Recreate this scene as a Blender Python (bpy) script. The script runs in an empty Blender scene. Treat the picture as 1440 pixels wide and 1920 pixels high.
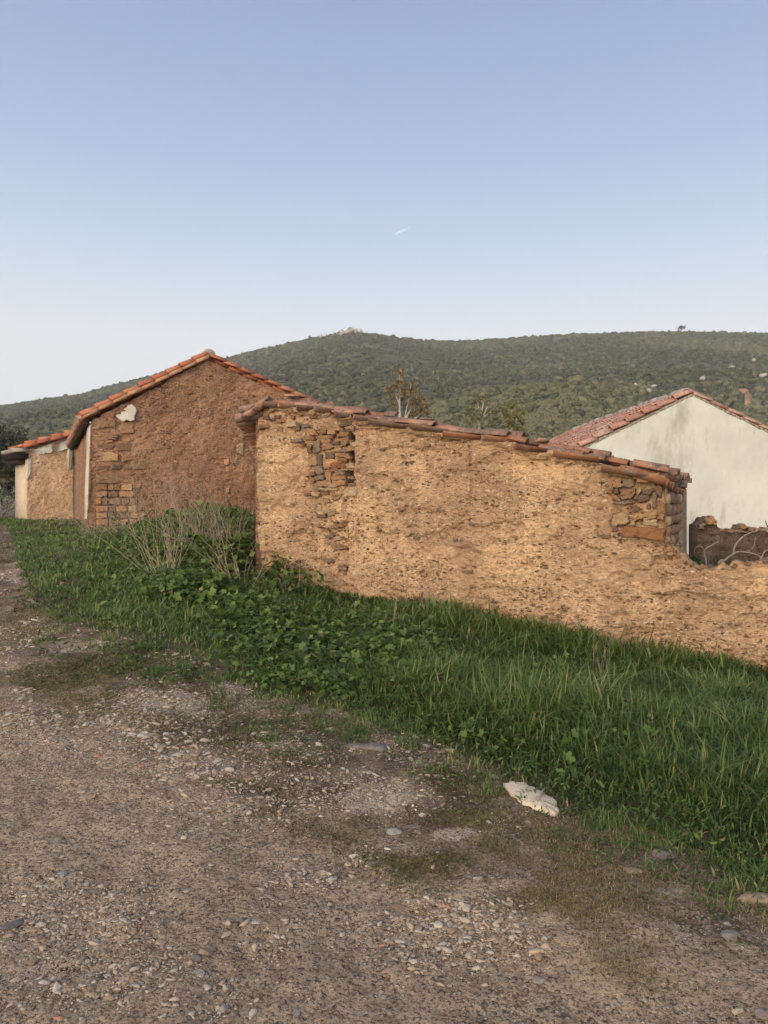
import bpy, math, random
import numpy as np
random.seed(7); rng = np.random.default_rng(11)
S = bpy.context.scene; C = S.collection
EYE = 1.6; FPX = 1440.0; HOR = 940.0
R = math.radians

# ------------------------------------------------------------------ numeric helpers
def hsh(i, j, k, s):
    with np.errstate(over='ignore'):
        h = (i.astype(np.int64) * 374761393 + j.astype(np.int64) * 668265263 + k.astype(np.int64) * 2147483647 + s * 974634777) & 0xFFFFFFFF
        h = ((h ^ (h >> 13)) * 1274126177) & 0xFFFFFFFF
        h = ((h ^ (h >> 16)) * 2246822519) & 0xFFFFFFFF
        h = h ^ (h >> 15)
    return (h & 0xFFFFFF) / float(0x1000000)

def vnoise(x, y, z, s=0):
    x = np.asarray(x, float); y = np.asarray(y, float) + 0 * x; z = np.asarray(z, float) + 0 * x
    i, j, k = np.floor(x), np.floor(y), np.floor(z)
    f, g, h = x - i, y - j, z - k
    f, g, h = [a * a * (3 - 2 * a) for a in (f, g, h)]
    r = 0
    for a in (0, 1):
        for b in (0, 1):
            for c in (0, 1):
                w = (f if a else 1 - f) * (g if b else 1 - g) * (h if c else 1 - h)
                r = r + w * hsh(i + a, j + b, k + c, s)
    return r * 2 - 1

def fbm(x, y, z=0, octv=4, s=0):
    r = 0; a = 1; f = 1
    for o in range(octv):
        r = r + a * vnoise(np.asarray(x) * f + 13.7 * o, np.asarray(y) * f, np.asarray(z) * f, s + o); a *= .5; f *= 2.03
    return r

def worley(x, y, s=0):
    """nearest feature distance and its cell's random number, 2-D"""
    i, j = np.floor(x), np.floor(y)
    best = np.full(x.shape, 9.); rid = np.zeros(x.shape); z = np.zeros(x.shape)
    for a in (-1, 0, 1):
        for b in (-1, 0, 1):
            ci, cj = i + a, j + b
            d = np.hypot(ci + hsh(ci, cj, z, s) - x, cj + hsh(ci, cj, z, s + 1) - y)
            m = d < best
            best = np.where(m, d, best); rid = np.where(m, hsh(ci, cj, z, s + 2), rid)
    return best, rid

def sst(a, b, x):
    t = np.clip((x - a) / (b - a), 0, 1); return t * t * (3 - 2 * t)

# ------------------------------------------------------------------ object helpers
def tag(o, label=None, cat=None, group=None, kind=None):
    if label: o['label'] = label
    if cat: o['category'] = cat
    if group: o['group'] = group
    if kind: o['kind'] = kind
    return o

def empty(name, loc, label, cat, group=None):
    o = bpy.data.objects.new(name, None); C.objects.link(o); o.location = loc
    return tag(o, label, cat, group)

def mk(name, V, F, mat=None, parent=None, smooth=False, attrs=None):
    """V (n,3); F: list of (m,k) index arrays or plain lists of faces."""
    V = np.asarray(V, np.float32)
    if parent is not None:
        V = V - np.array(parent.location, np.float32)
    me = bpy.data.meshes.new(name)
    groups = [np.asarray(f, np.int32) for f in F if len(f)]
    me.vertices.add(len(V)); me.vertices.foreach_set('co', V.ravel())
    nl = sum(g.size for g in groups); npoly = sum(len(g) for g in groups)
    me.loops.add(nl); me.polygons.add(npoly)
    me.loops.foreach_set('vertex_index', np.concatenate([g.ravel() for g in groups]))
    tot = np.concatenate([np.full(len(g), g.shape[1], np.int32) for g in groups])
    st = np.concatenate([[0], np.cumsum(tot)[:-1]]).astype(np.int32)
    me.polygons.foreach_set('loop_start', st)
    me.update(calc_edges=True)
    if smooth:
        me.polygons.foreach_set('use_smooth', np.ones(npoly, bool))
    for k, a in (attrs or {}).items():
        at = me.attributes.new(k, 'FLOAT', 'POINT'); at.data.foreach_set('value', np.asarray(a, np.float32))
    me.validate()
    if mat is not None: me.materials.append(mat)
    o = bpy.data.objects.new(name, me); C.objects.link(o)
    if parent is not None: o.parent = parent
    return o

class MB:
    """collects pieces into one mesh (faces grouped by size)"""
    def __init__(s): s.v = []; s.f = {}; s.n = 0; s.a = {}
    def add(s, V, F, **at):
        V = np.asarray(V, float).reshape(-1, 3)
        for f in F:
            f = np.asarray(f)
            if f.ndim == 1: f = f[None]
            if len(f): s.f.setdefault(f.shape[1], []).append(f + s.n)
        s.v.append(V); s.n += len(V)
        for k, val in at.items(): s.a.setdefault(k, []).append(np.broadcast_to(val, (len(V),)))
    def build(s, name, mat, parent=None, smooth=False):
        return mk(name, np.concatenate(s.v), [np.concatenate(g) for g in s.f.values()], mat, parent, smooth,
                  {k: np.concatenate(a) for k, a in s.a.items()})

def tube(pts, r0, r1=None, seg=5):
    pts = np.asarray(pts, float); n = len(pts); r1 = r0 if r1 is None else r1
    t = np.gradient(pts, axis=0); t /= np.linalg.norm(t, axis=1)[:, None] + 1e-9
    ref = np.array([.3, .2, .93]) if abs(t[0, 2]) < .8 else np.array([1., .1, 0])
    a = np.cross(t, ref); a /= np.linalg.norm(a, axis=1)[:, None] + 1e-9
    b = np.cross(t, a)
    ang = np.arange(seg) * 2 * math.pi / seg
    rad = np.linspace(r0, r1, n)[:, None, None]
    V = pts[:, None] + rad * (np.cos(ang)[None, :, None] * a[:, None] + np.sin(ang)[None, :, None] * b[:, None])
    i = np.arange(n - 1)[:, None] * seg; j = np.arange(seg)[None]; j2 = (j + 1) % seg
    F = np.stack([i + j, i + j2, i + seg + j2, i + seg + j], -1).reshape(-1, 4)
    caps = [np.arange(seg)[::-1][None], ((n - 1) * seg + np.arange(seg))[None]]
    return V.reshape(-1, 3), [F] + caps

def smooth_line(pts, n=14):
    pts = np.asarray(pts, float); k = len(pts)
    if k < 3:
        return pts[0] + (pts[-1] - pts[0]) * np.linspace(0, 1, max(3, n // 3))[:, None]
    P = np.vstack([2 * pts[0] - pts[1], pts, 2 * pts[-1] - pts[-2]]); out = []
    for t in np.linspace(0, k - 1 - 1e-6, n):
        i = int(t); f = t - i; a, b, c, d = P[i], P[i + 1], P[i + 2], P[i + 3]
        out.append(.5 * ((2 * b) + (c - a) * f + (2 * a - 5 * b + 4 * c - d) * f * f + (-a + 3 * b - 3 * c + d) * f ** 3))
    return np.array(out)

def boxp(o, a, b, c):
    """box from corner o and three edge vectors"""
    o, a, b, c = [np.asarray(q, float) for q in (o, a, b, c)]
    V = [o, o + a, o + a + b, o + b, o + c, o + a + c, o + a + b + c, o + b + c]
    return V, [np.array([[0, 3, 2, 1], [4, 5, 6, 7], [0, 1, 5, 4], [1, 2, 6, 5], [2, 3, 7, 6], [3, 0, 4, 7]])]

# ------------------------------------------------------------------ node helpers
def new_mat(name, rough=.9, spec=.2):
    m = bpy.data.materials.new(name); m.use_nodes = True
    b = m.node_tree.nodes['Principled BSDF']
    b.inputs['Roughness'].default_value = rough; b.inputs['Specular IOR Level'].default_value = spec
    return m, m.node_tree, b

class G:
    def __init__(s, nt): s.nt = nt
    def n(s, typ, out=0, props=None, **ins):
        nd = s.nt.nodes.new(typ)
        for k, v in (props or {}).items(): setattr(nd, k, v)
        for k, v in ins.items():
            key = int(k[1:]) if k[0] == 'i' and k[1:].isdigit() else k.replace('_', ' ')
            sock = nd.inputs[key]
            if isinstance(v, bpy.types.NodeSocket): s.nt.links.new(v, sock)
            else: sock.default_value = v
        return nd.outputs[out]
    def noise(s, vec, scale, detail=4, rough=.55, dist=0):
        return s.n('ShaderNodeTexNoise', 0, Vector=vec, Scale=scale, Detail=detail, Roughness=rough, Distortion=dist)
    def vor(s, vec, scale, out=0, feat='F1', rnd=1):
        return s.n('ShaderNodeTexVoronoi', out, {'feature': feat}, Vector=vec, Scale=scale, Randomness=rnd)
    def ramp(s, fac, stops, interp='LINEAR'):
        nd = s.nt.nodes.new('ShaderNodeValToRGB'); r = nd.color_ramp; r.interpolation = interp
        while len(r.elements) < len(stops): r.elements.new(.5)
        for e, (p, c) in zip(r.elements, stops):
            e.position = p; e.color = (c, c, c, 1) if not hasattr(c, '__len__') else (*c[:3], 1)
        s.nt.links.new(fac, nd.inputs[0]); return nd.outputs[0]
    def mix(s, f, a, b, mode='MIX'):
        nd = s.nt.nodes.new('ShaderNodeMix'); nd.data_type = 'RGBA'; nd.blend_type = mode
        for k, v in ((0, f), (6, a), (7, b)):
            if isinstance(v, bpy.types.NodeSocket): s.nt.links.new(v, nd.inputs[k])
            else: nd.inputs[k].default_value = v if k == 0 else (*v[:3], 1)
        return nd.outputs[2]
    def math(s, op, a, b=0., clamp=False):
        nd = s.nt.nodes.new('ShaderNodeMath'); nd.operation = op; nd.use_clamp = clamp
        for k, v in ((0, a), (1, b)):
            if isinstance(v, bpy.types.NodeSocket): s.nt.links.new(v, nd.inputs[k])
            else: nd.inputs[k].default_value = v
        return nd.outputs[0]
    def obj(s, scale=(1, 1, 1)):
        co = s.n('ShaderNodeNewGeometry', 0)          # world position
        if scale == (1, 1, 1): return co
        return s.n('ShaderNodeMapping', 0, Vector=co, Scale=scale)
    def isl(s):
        a = s.nt.nodes.new('ShaderNodeNewGeometry').outputs['Random Per Island']; b = s.nt.nodes.new('ShaderNodeObjectInfo').outputs['Random']
        return s.math('FRACT', s.math('ADD', a, b))
    def attr(s, name): return s.n('ShaderNodeAttribute', 2, {'attribute_name': name})
    def bump(s, h, strength=.5, dist=.02, normal=None):
        nd = s.nt.nodes.new('ShaderNodeBump'); nd.inputs['Strength'].default_value = strength; nd.inputs['Distance'].default_value = dist
        s.nt.links.new(h, nd.inputs['Height'])
        if normal is not None: s.nt.links.new(normal, nd.inputs['Normal'])
        return nd.outputs[0]
    def link(s, a, b): s.nt.links.new(a, b)

def earth_mat(name, light, mid, dark, pale, fleck=.5, k=1.):
    m, nt, b = new_mat(name, .95, .1); g = G(nt)
    p0 = g.obj(); wob = g.n('ShaderNodeTexNoise', 1, Vector=p0, Scale=14., Detail=3.)
    p = g.n('ShaderNodeMapping', 0, Vector=g.mix(.05, p0, wob), Scale=(k, k, 1.75 * k))
    big = g.noise(p, .9, 5, .6); mid_n = g.noise(p, 5, 6, .65); fine = g.noise(p, 34, 5, .7)
    c = g.mix(g.ramp(big, [(.38, 0), (.62, 1)]), mid, light)
    c = g.mix(g.ramp(mid_n, [(.48, 0), (.8, .5)]), c, dark)
    region = g.ramp(g.math('ADD', g.math('MULTIPLY', g.noise(p, 1.7, 5, .6), .55), g.math('MULTIPLY', g.noise(g.n('ShaderNodeMapping', 0, Vector=p0, Scale=(.5 * k, .5 * k, 3.2 * k)), 1., 5, .6), .45)), [(.4, .15), (.56, 1)])
    st_n = g.noise(g.n('ShaderNodeMapping', 0, Vector=p0, Scale=(k, k, .55 * k), Location=(7, 3, 1)), 1.5, 8, .68, .5)
    c = g.mix(g.ramp(st_n, [(.44, 0), (.6, .85)]), c, [a * .66 for a in mid])
    hts = g.math('MULTIPLY', fine, .7)
    for sc, dk_t, lt_t, kk in ((19, .2, .74, 1.), (36, .26, .7, .9)):
        cell = g.vor(p, sc, 1); dist = g.vor(p, sc, 0)
        r0 = g.n('ShaderNodeSeparateColor', 0, Color=cell); r1 = g.n('ShaderNodeSeparateColor', 1, Color=cell); r2 = g.n('ShaderNodeSeparateColor', 2, Color=cell)
        edge = g.math('ADD', dist, g.math('MULTIPLY', g.math('SUBTRACT', fine, .5), .5))
        core = g.ramp(edge, [(.34, 1), (.46, 0)])
        lt = g.math('MULTIPLY', g.math('MULTIPLY', g.ramp(r1, [(lt_t, 0), (lt_t + .05, 1)]), core), g.ramp(region, [(0, .3), (1, .85)]))
        c = g.mix(g.math('MULTIPLY', lt, .75), c, pale)
        md = g.math('MULTIPLY', g.ramp(r2, [(.3, 1), (.34, 0)]), core)
        c = g.mix(g.math('MULTIPLY', md, .5 * fleck), c, [q * .62 for q in mid])
        dk = g.math('MULTIPLY', g.math('MULTIPLY', g.ramp(r0, [(dk_t, 1), (dk_t + .04, 0)]), core), region)
        c = g.mix(g.math('MULTIPLY', dk, fleck * kk), c, dark)
        hts = g.math('ADD', hts, g.math('MULTIPLY', g.math('SUBTRACT', lt, dk), 12. / sc))
    pw = g.n('ShaderNodeMapping', 0, Vector=g.mix(.04, p0, wob), Scale=(k, k, 2.4 * k))
    wisp = g.noise(pw, 17, 7, .72, .8); wz = g.math('MULTIPLY', g.ramp(wisp, [(.40, 1), (.5, 0)]), g.ramp(region, [(0, .25), (1, 1)]))
    c = g.mix(g.math('MULTIPLY', wz, .8), c, [a * .55 + e * .35 for a, e in zip(dark, mid)])
    c = g.mix(g.math('MULTIPLY', g.ramp(g.noise(pw, 26, 6, .7, .5), [(.56, 0), (.68, .5)]), 1.), c, pale)
    c = g.mix(g.ramp(fine, [(.3, .6), (.46, 0)]), c, [q * .5 for q in mid])
    hts = g.math('ADD', hts, g.math('MULTIPLY', wisp, 1.6))
    g.link(c, b.inputs['Base Color'])
    h = g.math('ADD', hts, g.math('MULTIPLY', mid_n, .5))
    g.link(g.bump(h, .8, .03), b.inputs['Normal'])
    return m

def stone_mat(name, cols, rough=.85, mottle=.5):
    m, nt, b = new_mat(name, rough, .25); g = G(nt); p = g.obj()
    n = len(cols)
    c = g.ramp(g.isl(), [(i / n, q) for i, q in enumerate(cols)], 'CONSTANT')
    c = g.mix(g.math('MULTIPLY', g.ramp(g.noise(p, 14, 6, .65), [(.35, 0), (.7, 1)]), mottle), c, (.09, .06, .04))
    c = g.mix(g.ramp(g.noise(p, 30, 5, .7), [(.55, 0), (.8, .45)]), c, (.45, .4, .33))
    g.link(c, b.inputs['Base Color'])
    g.link(g.bump(g.noise(g.obj((1, 1, 2)), 35, 6, .7), .7, .02), b.inputs['Normal'])
    return m

def tile_mat(name, cols, lichen=.5, lich_col=(.2, .19, .16)):
    m, nt, b = new_mat(name, .85, .25); g = G(nt); p = g.obj(); n = len(cols)
    c = g.ramp(g.isl(), [(i / n, q) for i, q in enumerate(cols)], 'CONSTANT')
    c = g.mix(g.ramp(g.noise(p, 8, 5, .65), [(.4, 0), (.7, .5)]), c, (.16, .07, .045))
    c = g.mix(g.math('MULTIPLY', g.ramp(g.noise(p, 11, 7, .72), [(.5, 0), (.62, 1)]), lichen), c, lich_col)
    c = g.mix(g.math('MULTIPLY', g.ramp(g.noise(p, 26, 5, .7), [(.6, 0), (.7, 1)]), lichen), c, (.5, .47, .4))
    g.link(c, b.inputs['Base Color'])
    g.link(g.bump(g.noise(p, 40, 5, .7), .35, .01), b.inputs['Normal'])
    return m

def plaster_mat(name, base, stain, amount=.6, scale=1.2):
    m, nt, b = new_mat(name, .9, .15); g = G(nt); p = g.obj(); ps = g.obj((1, 1, .35))
    c = g.mix(g.ramp(g.noise(p, scale, 6, .6), [(.42, 0), (.68, .6)]), base, [q * .76 for q in base])
    c = g.mix(g.math('MULTIPLY', g.ramp(g.noise(ps, scale * 3.2, 7, .7), [(.5, 0), (.75, 1)]), amount), c, stain)
    c = g.mix(g.ramp(g.noise(p, scale * 14, 6, .75), [(.6, 0), (.78, .4)]), c, stain)
    g.link(c, b.inputs['Base Color'])
    g.link(g.bump(g.noise(p, 9, 7, .7), .35, .03), b.inputs['Normal'])
    return m

def leaf_mat(name, cols, trans=.35, rough=.6, spec=.25):
    """colour by the per-vertex number 'tint' (0..1)"""
    m, nt, b = new_mat(name, rough, spec); g = G(nt)
    n = len(cols) - 1
    c = g.ramp(g.attr('tint'), [(i / n, q) for i, q in enumerate(cols)])
    g.link(c, b.inputs['Base Color'])
    tr = g.n('ShaderNodeBsdfTranslucent', 0, Color=c)
    mx = g.n('ShaderNodeMixShader', 0, i0=trans, i1=b.outputs[0], i2=tr)
    g.link(mx, nt.nodes['Material Output'].inputs['Surface'])
    return m

def plain_mat(name, a, c2, scale=8, rough=.9, bump=.3):
    m, nt, b = new_mat(name, rough, .2); g = G(nt); p = g.obj()
    g.link(g.mix(g.ramp(g.noise(p, scale, 5, .65), [(.35, 0), (.68, 1)]), a, c2), b.inputs['Base Color'])
    g.link(g.bump(g.noise(p, scale * 4, 5, .7), bump, .02), b.inputs['Normal'])
    return m

# ------------------------------------------------------------------ camera
cd = bpy.data.cameras.new('camera'); cam = bpy.data.objects.new('camera', cd); C.objects.link(cam); S.camera = cam
cam.location = (0, 0, EYE); cam.rotation_euler = (math.pi / 2, 0, 0)
cd.sensor_fit = 'VERTICAL'; cd.sensor_height = 48; cd.lens = 36; cd.shift_y = -20 / 1920
cd.clip_start = .05; cd.clip_end = 8000

def U(x): return (np.asarray(x, float) - 720) / FPX
def Vv(y): return (np.asarray(y, float) - HOR) / FPX
def at(x, y, Y): return np.array([U(x) * Y, Y, EYE - Vv(y) * Y])      # where a thing seen there stands at depth Y

class Wall:
    """a vertical plane: seen at column px, depth Y; 'a' is the heading of its inward normal"""
    def __init__(s, px, Y, a):
        s.O = np.array([U(px) * Y, Y]); s.a = R(a)
        s.d = np.array([math.sin(s.a), math.cos(s.a)]); s.g = np.array([math.cos(s.a), -math.sin(s.a)])
    def tz(s, x, y):
        u = U(x); t = (u * s.O[1] - s.O[0]) / (s.g[0] - u * s.g[1]); Y = s.O[1] + t * s.g[1]
        return t, EYE - Vv(y) * Y
    def p(s, t, z, out=0.):
        t = np.asarray(t, float); z = np.asarray(z, float) + 0 * t; out = np.asarray(out, float) + 0 * t
        return np.stack([s.O[0] + t * s.g[0] - out * s.d[0], s.O[1] + t * s.g[1] - out * s.d[1], z], -1)

RU = Wall(476, 9.3, 25)      # facade of the roofless-looking ruin
HO = Wall(173, 17.5, -24)    # gable of the brick-red house
WH = Wall(1298, 18.0, -1.5)  # gable of the white house

# ------------------------------------------------------------------ ground
EDGE_X = [-900, -60, 0, 22, 34, 60, 110, 200, 290, 380, 500, 620, 700, 830, 920, 1000, 1100, 1230, 1330, 1440, 1700, 2200]
EDGE_Y = [968, 972, 978, 1000, 1060, 1120, 1160, 1195, 1215, 1250, 1300, 1325, 1350, 1395, 1440, 1475, 1520, 1560, 1600, 1650, 1750, 1900]
ROAD_X = [-500, 0, 100, 200, 290, 350, 430, 520, 700, 900, 1100, 1300, 1440, 2200]
ROAD_Y = [1285, 1300, 1320, 1340, 1390, 1450, 1500, 1560, 1640, 1730, 1800, 1850, 1875, 2050]

def ground_z(X, Y, fine=True):
    X = np.asarray(X, float); Y = np.asarray(Y, float)
    Xc = np.clip(X, -9, 12)
    z = .045 * np.clip(Y, -10, 16) - .03 * Xc
    z = z - .07 * np.clip(X - .3, 0, 5) * sst(3.5, 6.5, Y)
    z = z + .66 * np.exp(-(((X + 2.9) / 2.2) ** 2 + ((Y - 13.2) / 3.0) ** 2))
    z = z + .16 * np.exp(-(((X + 1.6) / 1.2) ** 2 + ((Y - 9.0) / 1.6) ** 2))
    z = z - np.clip(Y - 30, 0, 60) * .16 - np.clip(X - 5, 0, 30) * .06 - np.clip(-X - 16, 0, 60) * .08
    z = z + .05 * fbm(X * .45, Y * .45, 0, 3, 3) * sst(0, 5, np.hypot(X, Y))
    if fine:
        z = z + .022 * fbm(X * 1.7, Y * 1.7, 0, 3, 5) + .007 * fbm(X * 8, Y * 8, 0, 3, 9)
    return z

def gp(x, y, fine=True):
    """where the line of sight through that point meets the ground"""
    u, v = U(x), Vv(y); Y = EYE / (v + .045 - .03 * u)
    for _ in range(12):
        Y = .5 * Y + .5 * np.clip((EYE - ground_z(u * Y, Y, fine)) / np.maximum(v, .008), .5, 60)
    return np.stack([u * Y, Y, ground_z(u * Y, Y, fine)], -1)

def pixels(X, Y):
    Yc = np.maximum(Y, .3); z = ground_z(X, Y, False)
    return 720 + FPX * X / Yc, HOR + FPX * (EYE - z) / Yc

def bank(X, Y):
    """>0 on the grassy bank (in units of the verge width)"""
    x, y = pixels(X, Y); e = np.interp(x, EDGE_X, EDGE_Y)
    return np.where(Y > .6, (e - y) / 100., -5)

PALE = [(150, 1212, 85, 17), (330, 1318, 95, 30), (500, 1400, 60, 18), (90, 1120, 60, 12), (40, 1080, 40, 14), (700, 1500, 80, 20), (860, 1570, 60, 16)]
MOSSY = [(60, 1165, 75, 20), (170, 1150, 60, 14), (120, 1275, 170, 32), (300, 1270, 80, 16), (310, 1385, 70, 34), (420, 1462, 70, 15), (560, 1420, 70, 22), (650, 1560, 60, 26), (780, 1620, 60, 18), (980, 1700, 70, 20), (860, 1470, 80, 14), (1150, 1570, 90, 18)]
def patches(X, Y, L):
    x, y = pixels(X, Y); r = 0 * x; wob = 1 + .35 * fbm(X * 2.2, Y * 2.2, 0, 4, 555)
    for a, b, c, d_ in L: r = np.maximum(r, np.exp(-((((x - a) / c) ** 2 + ((y - b) / d_) ** 2) * wob ** 2) ** 1.2 * .7))
    return np.where(Y > .6, r, 0)

def verge(X, Y):
    x, y = pixels(X, Y); e = np.interp(x, EDGE_X, EDGE_Y); r = np.maximum(np.interp(x, ROAD_X, ROAD_Y), e + 25)
    return np.where(Y > .6, np.clip((r - y) / (r - e), -1, 2), -1)

def build_ground():
    th = np.concatenate([np.arange(-180, -38, 3.), np.arange(-38, 38, .13), np.arange(38, 180, 3.)])
    th = R(1) * th; nth = len(th)
    rr = [.35]
    while rr[-1] < 95: rr.append(rr[-1] * (1.0095 if 2 < rr[-1] < 30 else 1.03))
    rr = np.array(rr); nr = len(rr)
    RR, TT = np.meshgrid(rr, th, indexing='ij')
    X = RR * np.sin(TT); Y = RR * np.cos(TT)
    Z = ground_z(X, Y)
    B = bank(X, Y); W = verge(X, Y); PA = patches(X, Y, PALE); MO = patches(X, Y, MOSSY)
    near = sst(14, 6, RR)
    lump, _ = worley(X * 14, Y * 14, 21); lump2, _ = worley(X * 34, Y * 34, 31)
    Z = Z + near * (.009 * (.5 - lump) + .004 * (.5 - lump2)) * np.where(B > 0, .6, 1)
    V = np.stack([X, Y, Z], -1).reshape(-1, 3)
    i = np.arange(nr - 1)[:, None]; j = np.arange(nth)[None]; j2 = (j + 1) % nth
    F = np.stack([i * nth + j, i * nth + j2, (i + 1) * nth + j2, (i + 1) * nth + j], -1)[..., ::-1]
    jag = B + .12 * vnoise(X * 3, Y * 3, 0, 77)
    fb = (jag[:-1] + jag[1:]) / 2 > 0
    F = F.reshape(-1, 4); fb = fb.reshape(-1)
    def sub(name, sel, mat, extra=None):
        f = F[sel]; used = np.unique(f); remap = np.full(len(V), -1); remap[used] = np.arange(len(used))
        fl = [remap[f]]
        vv = V[used]
        if extra: # close the middle under the camera
            fl.append(remap[np.arange(nth)][::-1][None])
        return mk(name, vv, fl, mat, None, True, {'verge': W.ravel()[used], 'pale': PA.ravel()[used], 'mossy': MO.ravel()[used]})
    tag(sub('dirt_track', ~fb, M['track'], True), 'stony pale brown dirt track', kind='structure')
    tag(sub('grassy_bank', fb, M['bank']), 'sloping earth bank under the grass', kind='structure')

# ------------------------------------------------------------------ materials
M = {}
def ground_mats():
    m, nt, b = new_mat('track', .95, .12); g = G(nt); p = g.obj()
    w = g.attr('verge')
    n1 = g.noise(p, .9, 6, .6); n2 = g.noise(p, 3.2, 6, .65); n3 = g.noise(p, 16, 6, .7); n4 = g.noise(p, 70, 4, .7)
    dirt = g.mix(g.ramp(n1, [(.36, 0), (.62, 1)]), (.43, .315, .21), (.55, .415, .285))
    dirt = g.mix(g.ramp(n2, [(.56, 0), (.72, .7)]), dirt, (.64, .485, .30))
    dirt = g.mix(g.ramp(n3, [(.34, .75), (.55, 0)]), dirt, (.19, .127, .082))
    hum = g.mix(g.ramp(g.noise(p, 4.5, 6, .7), [(.4, 0), (.6, 1)]), (.115, .082, .054), (.29, .22, .15))
    hum = g.mix(g.ramp(g.noise(p, 2.1, 5, .65), [(.52, 0), (.64, .85)]), hum, (.2, .18, .062))
    hum = g.mix(g.ramp(g.noise(p, 1.3, 6, .7, .6), [(.55, 0), (.66, .9)]), hum, (.52, .44, .33))
    wf = g.math('ADD', w, g.math('MULTIPLY', g.math('SUBTRACT', g.noise(p, 1.7, 6, .7), .5), 1.7))
    c = g.mix(g.ramp(wf, [(.12, 0), (.42, 1)]), dirt, hum)
    pn = g.math('ADD', g.attr('pale'), g.math('MULTIPLY', g.math('SUBTRACT', g.noise(p, 9, 8, .75), .5), 2.2))
    c = g.mix(g.ramp(pn, [(.5, 0), (.8, .7)]), c, (.58, .48, .36))
    mn = g.math('ADD', g.attr('mossy'), g.math('MULTIPLY', g.math('SUBTRACT', g.noise(p, 5, 7, .72), .5), 1.3))
    c = g.mix(g.ramp(mn, [(.45, 0), (.85, .75)]), c, g.mix(g.ramp(g.noise(p, 9, 5, .7), [(.4, 0), (.6, 1)]), (.10, .092, .04), (.23, .195, .07)))
    # grit: small stones of several sizes pressed into the surface
    hh = g.math('MULTIPLY', n4, .35)
    for sc, thr, k in ((38, .5, .8), (62, .42, .85), (110, .45, .75)):
        col = g.vor(p, sc, 1); d = g.vor(p, sc, 0)
        s0 = g.n('ShaderNodeSeparateColor', 0, Color=col); s1 = g.n('ShaderNodeSeparateColor', 1, Color=col)
        on = g.math('MULTIPLY', g.ramp(s0, [(thr, 0), (thr + .03, 1)]), g.ramp(d, [(.3, 1), (.42, 0)]))
        on = g.math('MULTIPLY', on, g.ramp(g.noise(p, 2.4, 4, .6), [(.36, .15), (.6, 1)]))
        sc_ = g.ramp(s1, [(0, (.14, .102, .07)), (.3, (.38, .28, .19)), (.6, (.54, .43, .31)), (.85, (.52, .46, .38)), (1, (.74, .64, .5))])
        c = g.mix(g.math('MULTIPLY', on, k), c, sc_)
        hh = g.math('ADD', hh, g.math('MULTIPLY', on, 28. / sc))
    c = g.mix(g.ramp(n4, [(.38, .85), (.5, 0)]), c, (.085, .058, .04))  # crevice shade put into the colour where the fine noise dips
    g.link(c, b.inputs['Base Color'])
    hh = g.math('ADD', hh, g.math('MULTIPLY', n3, 1.1))
    g.link(g.bump(hh, 1., .03), b.inputs['Normal'])
    M['track'] = m
    M['bank'] = plain_mat('bank', (.07, .06, .03), (.12, .10, .05), 6)
ground_mats()
M['earth_ruin'] = earth_mat('earth_ruin', (.88, .575, .32), (.64, .41, .235), (.14, .078, .048), (.94, .76, .53), 1.)
M['earth_house'] = earth_mat('earth_house', (.52, .30, .175), (.39, .215, .125), (.075, .04, .027), (.80, .58, .40), 1., .9)
M['earth_annex'] = earth_mat('earth_annex', (.97, .74, .46), (.93, .66, .385), (.24, .13, .075), (.98, .93, .8), 1., .7)
M['stone'] = stone_mat('stone', [(.37, .215, .105), (.2, .135, .09), (.47, .28, .13), (.27, .2, .135), (.41, .25, .13), (.3, .175, .1), (.54, .39, .23), (.23, .17, .12)])
M['stone_house'] = stone_mat('stone_house', [(.46, .26, .125), (.28, .17, .095), (.54, .3, .135), (.36, .22, .125), (.56, .37, .2), (.32, .21, .13)])
M['orange_stone'] = stone_mat('orange_stone', [(.3, .135, .048)], mottle=.6)
M['cream_stone'] = stone_mat('cream_stone', [(.5, .36, .21), (.42, .29, .16)], mottle=.25)
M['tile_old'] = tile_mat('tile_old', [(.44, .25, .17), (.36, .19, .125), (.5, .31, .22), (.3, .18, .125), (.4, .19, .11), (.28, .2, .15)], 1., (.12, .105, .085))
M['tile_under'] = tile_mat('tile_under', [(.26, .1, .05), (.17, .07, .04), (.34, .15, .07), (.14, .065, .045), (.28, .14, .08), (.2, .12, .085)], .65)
M['tile_orange'] = tile_mat('tile_orange', [(.5, .175, .085), (.46, .15, .07), (.54, .22, .115), (.4, .14, .075), (.5, .2, .11)], .12)
M['tile_pale'] = tile_mat('tile_pale', [(.6, .33, .18), (.56, .28, .15), (.64, .38, .22)], .12)
M['tile_red'] = tile_mat('tile_red', [(.54, .26, .18), (.47, .21, .145), (.6, .34, .25), (.43, .22, .165), (.56, .38, .3)], .85)
M['white'] = plaster_mat('white', (.67, .67, .59), (.36, .35, .27), 1., .7)
M['lime'] = plaster_mat('lime', (.62, .57, .48), (.3, .25, .2), .6, 4)
M['cement'] = plaster_mat('cement', (.42, .38, .32), (.2, .17, .14), .6, 5)
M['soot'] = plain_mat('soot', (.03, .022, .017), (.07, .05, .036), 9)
M['brown_wall'] = earth_mat('brown_wall', (.21, .15, .105), (.16, .11, .08), (.06, .042, .03), (.34, .27, .2), .8)

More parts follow.
